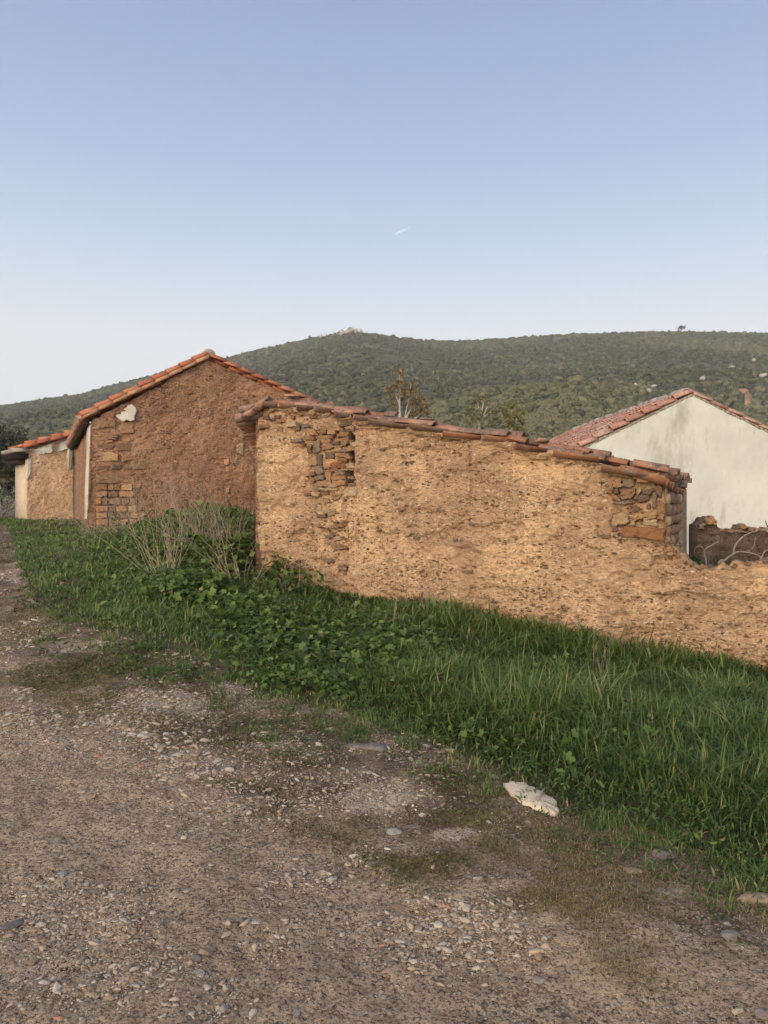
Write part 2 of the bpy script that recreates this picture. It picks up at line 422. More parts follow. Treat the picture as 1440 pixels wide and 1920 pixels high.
# ------------------------------------------------------------------ masonry
def slab(W, name, parent, mat, top, bot_px=None, t0=None, t1=None, res=.013, nz=190, thick=.45, disp=None, zb=None, shear=0.):
    """earth wall: front face with real relief, top outline 'top' (pixel polyline), closed behind"""
    tt, zz = zip(*[W.tz(x, y) for x, y in top]); tt = np.array(tt); zz = np.array(zz)
    t0 = tt[0] if t0 is None else t0; t1 = tt[-1] if t1 is None else t1
    t = np.linspace(t0, t1, int((t1 - t0) / res) + 1)
    zt = np.interp(t, tt, zz)
    base = W.p(t, 0 * t); zlow = ground_z(base[:, 0], base[:, 1], False) - .3 if zb is None else np.full(len(t), zb)
    v = np.linspace(0, 1, nz)
    wn = max(1, int(.2 / res)); pad = np.pad(zt, wn, mode='edge')
    zc = np.min(np.stack([pad[i:i + len(zt)] for i in range(2 * wn + 1)]), 0) - .06
    pad = np.pad(zc, wn, mode='edge'); zc = np.mean(np.stack([pad[i:i + len(zt)] for i in range(2 * wn + 1)]), 0)
    zc = np.minimum(zc, zt - .03)
    T = t[:, None] + 0 * v[None]; vl = np.clip(v / .75, 0, 1); vu = np.clip((v - .75) / .25, 0, 1)
    Z = zlow[:, None] + (zc - zlow)[:, None] * vl[None] + (zt - zc)[:, None] * vu[None]
    D = disp(T, Z) if disp is not None else 0 * T
    edge = np.minimum(1, (1 - v) / .06)[None]
    Tj = T + shear * np.exp(-(T - t0) / .35) * (1 - v)[None] + .012 * vnoise(T * 30, Z * 30, 0, 8) * (edge < 1)
    Zj = Z + (.018 * vnoise(T * 22, Z * 3, 0, 4) + .025 * vnoise(T * 7, 0 * T, 0, 14)) * (v[None] ** 14)
    Vf = W.p(Tj, Zj, D); Vb = W.p(Tj, Zj, -thick + 0 * T)
    nt_, nz_ = T.shape; N = nt_ * nz_
    i = np.arange(nt_ - 1)[:, None]; j = np.arange(nz_ - 1)[None]
    q = np.stack([i * nz_ + j, (i + 1) * nz_ + j, (i + 1) * nz_ + j + 1, i * nz_ + j + 1], -1).reshape(-1, 4)
    ii = np.arange(nt_ - 1); jj = np.arange(nz_ - 1)
    topf = np.stack([ii * nz_ + nz_ - 1, (ii + 1) * nz_ + nz_ - 1, (ii + 1) * nz_ + nz_ - 1 + N, ii * nz_ + nz_ - 1 + N], -1)
    lf = np.stack([jj, jj + 1, jj + 1 + N, jj + N], -1); rt = (nt_ - 1) * nz_
    rf = np.stack([rt + jj + 1, rt + jj, rt + jj + N, rt + jj + 1 + N], -1)
    return mk(name, np.concatenate([Vf.reshape(-1, 3), Vb.reshape(-1, 3)]), [np.concatenate([q, q[:, ::-1] + N, topf, lf, rf])], mat, parent, False)

def earth_relief(T, Z, s=0, amp=1.):
    d = .02 * fbm(T * 1.3, Z * 1.6, 0, 4, s) + .010 * fbm(T * 9, Z * 13, 0, 3, s + 20)
    w, r = worley(T * 17, Z * 26, s + 40); w2, r2 = worley(T * 38, Z * 55, s + 50)
    flat = .3 + .7 * sst(-.25, .3, fbm(T * 1.6, Z * 2.4, 0, 3, s + 77))
    d = d + .032 * flat * np.where(r > .62, np.clip(.5 - w, 0, 1), np.where(r < .22, -.6 * np.clip(.55 - w, 0, 1), 0)) + .008 * (r2 - .4) * np.clip(.6 - w2, 0, 1) * 2
    return d * amp

def in_poly_soft(T, Z, poly, soft=.02):
    """1 inside the box-like polygon given as (t0,t1,z0,z1), its border ragged"""
    t0, t1, z0, z1 = poly
    T = T + .045 * fbm(T * 6, Z * 6, 0, 3, 444); Z = Z + .045 * fbm(T * 6, Z * 6, 4.4, 3, 445)
    return sst(t0 - soft, t0 + soft, T) * sst(t1 + soft, t1 - soft, T) * sst(z0 - soft, z0 + soft, Z) * sst(z1 + soft, z1 - soft, Z)

def stones(W, polys, h=(.015, .04), sink=.05, off=0., jit=.2, mb=None):
    """each polygon (pixel corners on the wall) becomes one rounded irregular stone"""
    mb = mb or MB(); mb.each = getattr(mb, 'each', [])
    for k, poly in enumerate(polys):
        P = np.array([W.tz(x, y) for x, y in poly])
        c = P.mean(0)
        if np.sum(P[:, 0] * np.roll(P[:, 1], -1) - np.roll(P[:, 0], -1) * P[:, 1]) < 0: P = P[::-1]
        size = np.ptp(P, axis=0).min()
        ring = []
        for a, b in zip(P, np.roll(P, -1, 0)):
            for f in (0, .2, .4, .6, .8):
                q = a + (b - a) * f
                ring.append(q + rng.normal(0, jit * .35 * size, 2) * (1 if f else .5))
        ring = np.array(ring)
        H = rng.uniform(*h); tilt = rng.normal(0, .2, 2)
        lays = [(1.0, -sink), (1.0, H * .55), (.95, H * .95), (.7, H), (.4, H * 1.02)]
        Vs = []
        for sc, d in lays:
            q = c + (ring - c) * sc
            dd = d + ((q - c) @ tilt if d > H * .5 else 0) + rng.normal(0, .0055 if d > 0 else 0, len(q))
            Vs.append(W.p(q[:, 0], q[:, 1], off + dd))
        n = len(ring); Vs.append(W.p(np.array([c[0]]), np.array([c[1]]), off + H * 1.05))
        j = np.arange(n); j2 = (j + 1) % n
        F = [np.stack([L * n + j, L * n + j2, (L + 1) * n + j2, (L + 1) * n + j], -1) for L in range(len(lays) - 1)]
        top = (len(lays) - 1) * n
        F.append(np.stack([top + j, top + j2, 0 * j + len(lays) * n], -1))
        mb.add(np.concatenate(Vs), F); mb.each.append((np.concatenate(Vs), F))
    return mb

def parts(mb, name, mat, parent, label=None):
    for V, F in mb.each:
        q = MB(); q.add(V, F); o = q.build(name, mat, parent)
        if label: o['label'] = label

def zoomed(polys, x0, y0, s): return [[(x0 + a / s, y0 + b / s) for a, b in p] for p in polys]

def course_fill(x0, x1, y0, y1, rows, wmin, wmax, gap=1.6, lean=0):
    out = []; ys = np.cumsum(rng.uniform(.6, 1.4, rows)); ys = y0 + (y1 - y0) * np.concatenate([[0], ys]) / ys[-1]
    for a, b in zip(ys[:-1], ys[1:]):
        x = x0 + rng.uniform(-wmin * .5, 0)
        while x < x1 - wmin * .3:
            w = rng.uniform(wmin, wmax); e = min(x + w, x1 + rng.uniform(-2, 2)); g = gap / 2
            hh = rng.uniform(0, .25) * (b - a)
            out.append([(max(x, x0) + g, a + g + hh * .5), (e - g, a + g), (e - g, b - g - hh * .3), (max(x, x0) + g, b - g)])
            x = e
    return [p for p in out if p[1][0] - p[0][0] > 2]

# ------------------------------------------------------------------ roof tiles
def tile(p0, ax, up, L, r0, r1, convex=True, th=.014, arc=78, seg=6):
    """half-round clay tile from p0 along ax"""
    ax = ax / np.linalg.norm(ax); side = np.cross(ax, up); side /= np.linalg.norm(side); up = np.cross(side, ax)
    an = np.radians(np.linspace(-arc, arc, seg + 1)); sg = 1 if convex else -1
    V = []
    for s_ in (0, L):
        r = r0 if s_ == 0 else r1
        for rr in (r, r - th):
            cx = np.sin(an) * rr; cz = (np.cos(an) * rr - r * math.cos(R(arc))) * sg
            V.append(p0 + ax * s_ + cx[:, None] * side + cz[:, None] * up)
    n = seg + 1; j = np.arange(seg)
    def q(a, b): return np.stack([a * n + j, a * n + j + 1, b * n + j + 1, b * n + j], -1)
    F = [q(0, 2), q(3, 1), q(1, 0), q(2, 3)]
    F.append(np.array([[0, 2 * n, 3 * n, n], [seg, n + seg, 3 * n + seg, 2 * n + seg]]))
    return np.concatenate(V), F

def tile_field(mb, a, b, dvec, ncol, pitch, L=.46, expo=.39, r=.1, jit=.02, lift=.0, skip=0., verge=True, over0=0.):
    """columns of channel and cover tiles from ridge point a down to eave point b, repeated along dvec (unit)"""
    a = np.asarray(a, float); b = np.asarray(b, float); ax = b - a; LL = np.linalg.norm(ax); ax /= LL
    side = np.asarray(dvec, float); up = np.cross(ax, side); up *= np.sign(up[2]) or 1
    nrow = int(math.ceil(LL / expo))
    for c in range(ncol):
        for i in range(nrow):
            for cover in (0, 1):
                if skip and random.random() < skip: continue
                s_ = LL - (i + 1) * expo
                o = a + ax * max(s_, -.03) + side * (over0 + c * pitch + (pitch / 2 if cover else 0))
                o = o + up * (lift + (.075 if cover else .03) + rng.normal(0, jit * .4)) + side * rng.normal(0, jit)
                dr = ax + side * rng.normal(0, jit * 1.6) + up * (rng.normal(0, jit) - (-.03 if cover else -.02))
                ll = min(L, LL - s_) * rng.uniform(.96, 1.03) if not (i == 0) else L * rng.uniform(.94, 1.06)
                V, F = tile(o, dr, up, ll, r * (.82 if cover else 1.02), r * (1.0 if cover else .86), bool(cover), seg=5)
                mb.add(V, F)

d3 = lambda w: np.array([w.d[0], w.d[1], 0.])
g3 = lambda w: np.array([w.g[0], w.g[1], 0.])

# ================================================================== THE RUIN
def build_ruin():
    W = RU; d = d3(W); g = g3(W)
    root = empty('ruined_house', tuple(W.p(0., .5)), 'long low ruined house of tan rammed earth with a sagging roof of old clay tiles', 'ruined house')
    top = [(476, 772), (490, 760), (506, 756), (560, 768), (640, 780), (700, 795), (800, 812), (900, 822), (960, 838), (1060, 858),
           (1150, 880), (1244, 897), (1247, 960), (1250, 1012), (1254, 1018), (1257, 1030), (1266, 1033), (1270, 1045), (1280, 1046), (1286, 1056), (1300, 1058), (1306, 1066), (1322, 1062), (1334, 1067), (1350, 1061), (1366, 1066), (1380, 1060), (1396, 1061), (1408, 1054), (1424, 1056), (1440, 1051), (1560, 1046), (1760, 1060)]
    top = [(476 if i == 0 else x, y) for i, (x, y) in enumerate(top)]
    bx = lambda x0, y0, x1, y1: (W.tz(x0, y1)[0], W.tz(x1, y1)[0], W.tz(x0, y1)[1], W.tz(x0, y0)[1])
    p1 = bx(582, 806, 655, 915); p2 = bx(1148, 884, 1250, 986); p3 = bx(612, 982, 648, 1012); p4 = bx(630, 1058, 648, 1074)
    crack = np.array([W.tz(*q) for q in [(640, 797), (648, 808), (657, 818), (657.5, 860), (654, 882), (652.5, 905)]])
    crack2 = np.array([W.tz(*q) for q in [(646, 905), (645, 960), (650, 1000), (646, 1050), (648, 1085)]])
    joint = np.array([W.tz(*q) for q in [(881, 835), (880, 900), (882, 940)]])
    joint2 = np.array([W.tz(*q) for q in [(700, 952), (708, 980), (712, 1005), (720, 1040)]])
    def near_line(T, Z, line, wd):
        x = np.interp(-Z, -line[:, 1], line[:, 0]); ok = (Z < line[0, 1]) & (Z > line[-1, 1])
        return np.where(ok, sst(wd, wd * .35, np.abs(T - x + .012 * vnoise(Z * 18, 0 * Z, 0, 61))), 0)
    def disp(T, Z):
        D = earth_relief(T, Z, 0)
        # lower part eroded, ragged shelves
        D = D - .045 * sst(.1, .9, fbm(T * 1.1, Z * 3.5, 0, 3, 90)) - .03 * sst(.25, .5, fbm(T * 3.2, Z * 6, 0, 4, 95))
        D = D - .035 * in_poly_soft(T, Z, p1, .03) - .03 * in_poly_soft(T, Z, p2, .02) - .05 * in_poly_soft(T, Z, p3, .03) - .06 * in_poly_soft(T, Z, p4, .02)
        D = D - .3 * near_line(T, Z, crack, .05) - .03 * near_line(T, Z, crack2, .035) - .03 * near_line(T, Z, joint, .018) - .025 * near_line(T, Z, joint2, .016)
        return D
    slab(W, 'wall', root, M['earth_ruin'], top, res=.0125, nz=200, thick=.5, disp=disp, shear=.10)
    # blocked-up opening and rubble under the eave
    z6 = zoomed([
        [(690, 470), (745, 460), (745, 550), (690, 575)], [(755, 450), (830, 455), (845, 530), (750, 550)], [(850, 475), (900, 465), (900, 495), (845, 500)],
        [(910, 445), (980, 425), (980, 490), (910, 520)], [(875, 410), (985, 395), (970, 430), (880, 435)], [(785, 555), (870, 548), (860, 610), (785, 608)],
        [(650, 590), (715, 575), (715, 665), (650, 672)], [(722, 570), (765, 580), (760, 660), (725, 665)], [(770, 640), (830, 655), (825, 700), (775, 700)],
        [(870, 570), (975, 565), (975, 600), (880, 595)], [(705, 675), (770, 670), (770, 735), (705, 740)], [(655, 720), (705, 715), (700, 750), (660, 750)],
        [(870, 705), (945, 695), (945, 740), (870, 740)], [(652, 745), (690, 770), (690, 800), (655, 800)], [(780, 715), (830, 715), (830, 790), (790, 790)],
        [(880, 610), (965, 608), (960, 628), (880, 630)], [(840, 750), (950, 748), (945, 780), (840, 785)], [(700, 755), (770, 745), (775, 785), (705, 790)],
        [(905, 530), (985, 515), (980, 555), (890, 560)], [(640, 490), (680, 500), (670, 570), (645, 575)],
        [(370, 255), (420, 255), (415, 280), (365, 275)], [(380, 290), (440, 280), (445, 315), (390, 320)], [(380, 350), (440, 355), (430, 390), (385, 385)],
        [(520, 330), (575, 320), (580, 380), (530, 385)], [(690, 320), (720, 330), (725, 375), (690, 370)], [(610, 430), (690, 440), (690, 460), (630, 455)],
        [(730, 425), (850, 420), (840, 445), (740, 450)], [(940, 350), (1020, 345), (1020, 365), (950, 368)], [(945, 372), (1022, 370), (1018, 385), (955, 388)],
        [(500, 255), (535, 260), (530, 290), (500, 285)], [(800, 385), (870, 380), (870, 410), (800, 415)], [(640, 385), (700, 380), (720, 420), (650, 420)], [(735, 385), (790, 370), (790, 405), (740, 410)]], 430, 720, 4.364)
    z2 = zoomed([
        [(570, 680), (660, 665), (672, 688), (590, 692)], [(640, 640), (720, 630), (710, 662), (660, 662)], [(702, 690), (770, 685), (775, 720), (712, 725)],
        [(530, 700), (580, 700), (568, 725), (535, 720)], [(630, 700), (690, 705), (680, 735), (640, 740)], [(560, 640), (630, 630), (640, 665), (570, 672)],
        [(630, 880), (690, 868), (700, 890), (640, 897)], [(625, 945), (690, 936), (690, 955), (630, 962)], [(615, 968), (700, 985), (715, 1005), (640, 1012)],
        [(675, 1100), (722, 1100), (715, 1122), (685, 1120)], [(1150, 785), (1180, 780), (1185, 805), (1155, 808)], [(1195, 785), (1245, 775), (1255, 800), (1225, 815), (1200, 805)],
        [(1250, 805), (1330, 810), (1325, 835), (1270, 830)], [(1330, 800), (1375, 795), (1380, 815), (1335, 825)], [(960, 730), (1010, 728), (1000, 745), (965, 742)],
        [(560, 820), (605, 818), (605, 836), (562, 836)], [(1080, 940), (1112, 940), (1110, 955), (1080, 955)], [(1290, 955), (1345, 945), (1350, 965), (1300, 970)],
        [(1340, 1120), (1400, 1120), (1400, 1138), (1345, 1140)], [(1120, 1135), (1150, 1130), (1150, 1155), (1122, 1152)]], 400, 680, 2.88)
    extra = []
    for x0, x1, y0, y1, n_ in ((556, 664, 776, 935, 34), (608, 656, 925, 1078, 16), (482, 600, 768, 806, 16), (640, 668, 800, 900, 8), (1112, 1150, 885, 1010, 10), (1150, 1250, 1016, 1050, 6)):
        for _ in range(n_):
            x, y = rng.uniform(x0, x1), rng.uniform(y0, y1); w = rng.uniform(4, 12); hh = w * rng.uniform(.3, .7)
            if any(abs(x - np.mean([q[0] for q in e])) < 9 and abs(y - np.mean([q[1] for q in e])) < 6 for e in extra + z6 + z2): continue
            extra.append([(x - w, y - hh * rng.uniform(.4, 1)), (x + w * rng.uniform(.3, 1), y - hh), (x + w, y + hh * rng.uniform(.3, 1)), (x - w * rng.uniform(.5, 1), y + hh)])
    z2 = z2 + extra[:44]
    for x, y in ((1256, 1017), (1264, 1031), (1272, 1043), (1283, 1052), (1297, 1059), (1315, 1062), (1331, 1062), (1357, 1063), (1377, 1061), (1402, 1056), (1421, 1054), (1437, 1052)):
        w = rng.uniform(4, 8); z2 = z2 + [[(x - w, y + rng.uniform(-1, 3)), (x, y - w * rng.uniform(.4, .8)), (x + w, y + rng.uniform(-3, 2)), (x + w * .4, y + w * .6), (x - w * .5, y + w * .6)]]
    parts(stones(W, z6 + z2, (.012, .035), .07, -.012), 'rubble_stone', M['stone'], root)
    mb = MB()
    # loose flat chips standing out all over the earth face
    chips = []
    for _ in range(480):
        x = rng.uniform(490, 1560); y = rng.uniform(800, 1260)
        if x > 1250 and y < 1075: continue
        yt = np.interp(x, [a for a, _ in top], [b for _, b in top])
        if y < yt + 18: continue
        w = rng.uniform(2, 6) * (1.6 if rng.random() < .06 else 1); hgt = w * rng.uniform(.25, .5)
        chips.append([(x - w, y + rng.normal(0, 1)), (x, y - hgt), (x + w, y + rng.normal(0, 1.2)), (x + w * .2, y + hgt)])
    stones(W, chips, (.006, .02), .05, .0, mb=mb)
    o = mb.build('stone_chips', M['stone'], root); o['kind'] = 'stuff'
    mb = stones(W, zoomed([[(840, 640), (960, 630), (960, 690), (845, 695)]], 430, 720, 4.364), (.03, .035), .07, -.01)
    stones(W, zoomed([[(790, 990), (812, 897), (1000, 905), (1180, 915), (1183, 1033), (1020, 1000)]], 1000, 800, 4.8), (.045, .05), .1, .0, mb=mb, jit=.05)
    parts(mb, 'rubble_stone', M['orange_stone'], root, 'rusty orange squared stone')
    s8 = zoomed([[(705, 482), (788, 467), (798, 540), (712, 553)], [(803, 470), (905, 467), (912, 538), (805, 542)], [(930, 470), (1110, 457), (1115, 500), (930, 505)],
        [(768, 577), (915, 548), (925, 600), (880, 655), (792, 657)], [(725, 557), (765, 557), (770, 605), (732, 605)], [(975, 577), (1060, 547), (1100, 575), (1050, 610), (985, 607)],
        [(892, 650), (932, 617), (1048, 617), (1043, 658), (960, 688)], [(700, 602), (778, 640), (783, 668), (706, 665)], [(705, 690), (800, 672), (915, 682), (820, 700)],
        [(862, 720), (920, 702), (983, 745), (900, 773)], [(697, 742), (778, 737), (788, 773), (712, 788)], [(922, 850), (1000, 757), (1118, 752), (1108, 820), (1000, 858)],
        [(1020, 702), (1050, 692), (1055, 735), (1017, 735)], [(705, 900), (740, 890), (770, 930), (712, 948)], [(1125, 520), (1160, 540), (1150, 640), (1115, 620)],
        [(1135, 660), (1180, 690), (1170, 760), (1130, 740)], [(1130, 770), (1175, 790), (1170, 840), (1125, 830)], [(1075, 590), (1110, 600), (1105, 740), (1070, 730)], [(720, 410), (830, 360), (850, 410), (740, 440)]], 1000, 800, 4.8)
    parts(stones(W, s8, (.025, .05), .08, -.02), 'quoin_stone', M['stone'], root)
    s9 = zoomed([[(712, 800), (770, 767), (858, 800), (843, 883), (712, 888)], [(982, 850), (1110, 832), (1118, 898), (992, 888)], [(927, 590), (968, 549), (973, 580), (927, 636)], [(877, 852), (913, 852), (913, 888), (872, 888)]], 1000, 800, 4.8)
    parts(stones(W, s9, (.025, .045), .08, -.02), 'quoin_stone', M['cream_stone'], root, 'cream squared stone')
    # right return wall: rough stone corner going back
    te, _ = W.tz(1247, 950); cz = W.tz(1247, 897)[1]
    Wr = Wall(0, 1, 0); e0 = W.p(te, 0.)
    Wr.O = e0[:2] + W.d * .02; Wr.d = -W.g; Wr.g = W.d
    zl = W.tz(1247, 1060)[1]
    mb = MB()
    V, F = boxp(np.array([*(e0[:2] + W.d * .05), -.6]) - g * .40, g * .37, d * 3.6, (0, 0, cz + .55))
    mb.add(V, F)
    mb.build('side_wall', M['earth_ruin'], root)
    mb = MB(); 
    for row in range(11):
        z0 = zl - .15 + row * .105; t = .08 if z0 > zl + .28 else .16
        if z0 > cz - .16: break
        while t < 1.5:
            w = rng.uniform(.1, .26); hh = .098
            c = Wr.p(np.array([t + .01, t + w, t + w, t + .01]), np.array([z0, z0 + .005, z0 + hh, z0 + hh - .01]), 0.)
            # build as a small block bulging out to the right
            bulge = rng.uniform(.0, .045); c = c + np.array([0, 0, 1.]) * rng.normal(0, .012, (4, 1))
            q = c + g * bulge; n = len(c); cen = q.mean(0)
            mid = cen + (q - cen) * .75 + g * .02
            mb.add(np.concatenate([c - g * .08, q, mid, [cen + g * .03]]), [np.array([[0, 1, 5, 4], [1, 2, 6, 5], [2, 3, 7, 6], [3, 0, 4, 7], [4, 5, 9, 8], [5, 6, 10, 9], [6, 7, 11, 10], [7, 4, 8, 11]]), np.array([[8, 9, 12], [9, 10, 12], [10, 11, 12], [11, 8, 12]])])
            t += w
    mb.build('side_stonework', M['stone'], root)
    # left return wall running back to the house behind
    tl, zt = W.tz(476, 772); a0 = W.p(tl, 0.)[:2]; a1 = np.array([-2.72, 18.6])
    dv = (a1 - a0) / np.linalg.norm(a1 - a0); nv = np.array([-dv[1], dv[0]])
    V, F = boxp((*(a0 + dv * .06 - nv * .02), -.3), (*(-nv * .36), 0), (*(dv * (np.linalg.norm(a1 - a0) - .1)), 0), (0, 0, zt + .2))
    mk('rear_wall', V, F, M['earth_house'], root)
    mb = MB()
    for i in range(38):                                   # eave tiles of the left side, seen from below as a scalloped edge
        o = a0 + dv * (.06 + i * .21)
        V, F = tile(np.array([*(o - nv * .12), zt + .01 + rng.normal(0, .01)]), np.array([nv[0], nv[1], -.22]), np.array([0, 0, 1.]), .36, .1, .09, i % 2 == 1)
        mb.add(V, F)
        V, F = tile(np.array([*(o - nv * .14 + dv * .1), zt + .06 + rng.normal(0, .01)]), np.array([nv[0], nv[1], -.22]), np.array([0, 0, 1.]), .33, .085, .1, True)
        mb.add(V, F)
    # verge and roof field
    line = [(500, 752), (575, 764), (640, 773), (720, 790), (800, 803), (880, 812), (945, 824), (1010, 842), (1080, 856), (1150, 874), (1258, 895)]
    P = [W.p(*W.tz(x, y)) for x, y in line]
    pts = np.array(P); seg = np.linalg.norm(np.diff(pts, axis=0), axis=1); cum = np.concatenate([[0], np.cumsum(seg)])
    def along(s_):
        q = np.array([np.interp(s_, cum, pts[:, c_]) for c_ in range(3)]); q2 = np.array([np.interp(min(s_ + .4, cum[-1]), cum, pts[:, c_]) for c_ in range(3)])
        q1 = np.array([np.interp(max(min(s_, cum[-1] - .3), 0), cum, pts[:, c_]) for c_ in range(3)])
        ax = q2 - q1; ax /= np.linalg.norm(ax); up = np.cross(d, ax); up *= np.sign(up[2]); return q, ax, up
    under = MB(); s_ = .02
    while s_ < cum[-1] - .2:                                # outermost channel tiles, slewed so their upper ends stick out
        q, ax, up = along(s_); small = s_ < 1.3
        yaw = rng.uniform(.7, 1.3) if small else rng.uniform(.25, .7) if s_ < cum[-1] - 1.3 else rng.uniform(.02, .2)
        o = q - d * (rng.uniform(.08, .14)) + up * rng.uniform(-.015, .03)
        V, F = tile(o, ax + d * yaw + up * (.06 + rng.normal(0, .055)), up, rng.uniform(.2, .3) if small else rng.uniform(.3, .46), .092, .072, False, .013, 70, 8); under.add(V, F)
        s_ += rng.uniform(.18, .3) if small else rng.uniform(.38, .52)
    for k in range(12):
        dep = -.04 + k * .235
        for cover in (0, 1):
            s_ = rng.uniform(.0, .2)
            while s_ < cum[-1] - .22:
                q, ax, up = along(s_)
                wob = rng.normal(0, .12 if k == 0 else .04)
                o = q + d * (dep + (.10 if cover else 0) + rng.normal(0, .016)) + up * ((.012 if cover else -.02) + rng.normal(0, .02 if k < 2 else .012))
                if k == 0 and not cover: s_ += .4; continue
                dr = ax + d * wob + up * ((.04 if cover else .05) + rng.normal(0, .05 if k == 0 else .025))
                if not (rng.random() < (.2 if k < 2 else .08) if cover else .05):
                    LL = min(rng.uniform(.42, .52) * (1 if rng.random() > .15 else .6), cum[-1] - s_ + .03)
                    V, F = tile(o, dr, up, LL, .088, .105, bool(cover), .014, 62, 7) if cover else tile(o, dr, up, LL, .108, .09, False, .018, 72, 7)
                    mb.add(V, F)
                s_ += rng.uniform(.36, .44) if s_ > .9 else .26
    # eave at the right end: a sagging row of channel and cover ends
    q, ax, up = along(cum[-1] - .3)
    for k in range(11):
        sag = np.array([0, 0, -.012 * k])
        e = q - ax * .08 + d * (.0 + k * .2) + sag
        V, F = tile(e + up * .0, ax + d * rng.normal(0, .05) + up * (-.06 + rng.normal(0, .03)), up, .38 * rng.uniform(.9, 1.08), .085, .098, False, .016, 78, 7); under.add(V, F)
        V, F = tile(e + d * .1 + up * .05, ax + d * rng.normal(0, .06) + up * (-.03 + rng.normal(0, .03)), up, .36 * rng.uniform(.85, 1.1), .08, .092, True, .016, 76, 7); mb.add(V, F)
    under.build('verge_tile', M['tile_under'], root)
    # short left pitch
    for k in range(9):
        dep = -.08 + k * .22
        a = W.p(*W.tz(505, 750)) + d * dep; b = W.p(*W.tz(457, 786)) + d * dep
        for cover in (0, 1):
            for f in (0.45, 0.0):
                ax = (b - a); Ls = np.linalg.norm(ax); ax = ax / Ls; up = np.array([0, 0, 1.])
                o = a + (b - a) * f + d * (.11 * cover + rng.normal(0, .02)) + up * ((.02 if cover else -.02) + rng.normal(0, .015))
                if rng.random() > .12: V, F = tile(o, ax + d * rng.normal(0, .14) + up * rng.normal(.03, .06), up, rng.uniform(.2, .3), .072, .08, bool(cover), .013, 72, 7); mb.add(V, F)
    # broken shards lying on the ridge and verge
    for x, y in [(520, 745), (535, 748), (575, 757), (583, 752), (690, 772), (765, 786), (810, 796), (868, 808), (905, 812), (960, 824), (975, 830), (1075, 846), (1210, 880), (640, 770), (1000, 826), (1040, 838)]:
        q = W.p(*W.tz(x, y + 4)) + d * rng.uniform(.05, .5) + np.array([0, 0, .05])
        V, F = tile(q, g * rng.normal(1, .4) + d * rng.normal(0, .35) - np.array([0, 0, .25 + .1 * rng.normal()]), np.array([rng.normal(0, .2), rng.normal(0, .2), 1.]), rng.uniform(.08, .2), .07, .08, rng.random() > .3, .016, 55, 5); mb.add(V, F)
    mb.build('roof', M['tile_old'], root, False)
    # mortar bed between the tiles and the wall top
    mb = MB()
    for x in range(515, 1240, 13):
        y = np.interp(x, [a for a, _ in line], [b for _, b in line]) + 9
        q = W.p(*W.tz(x, y)) - d * rng.uniform(-.03, .05)
        s = rng.uniform(.05, .1)
        V, F = boxp(q - g * s + np.array([0, 0, -.03]), g * s * 2, d * .3, (rng.normal(0, .01), 0, rng.uniform(.04, .075))); V = np.array(V) + rng.normal(0, .012, (8, 3)); mb.add(V, F)
    mb.build('mortar_bed', M['earth_ruin'], root)
    return root

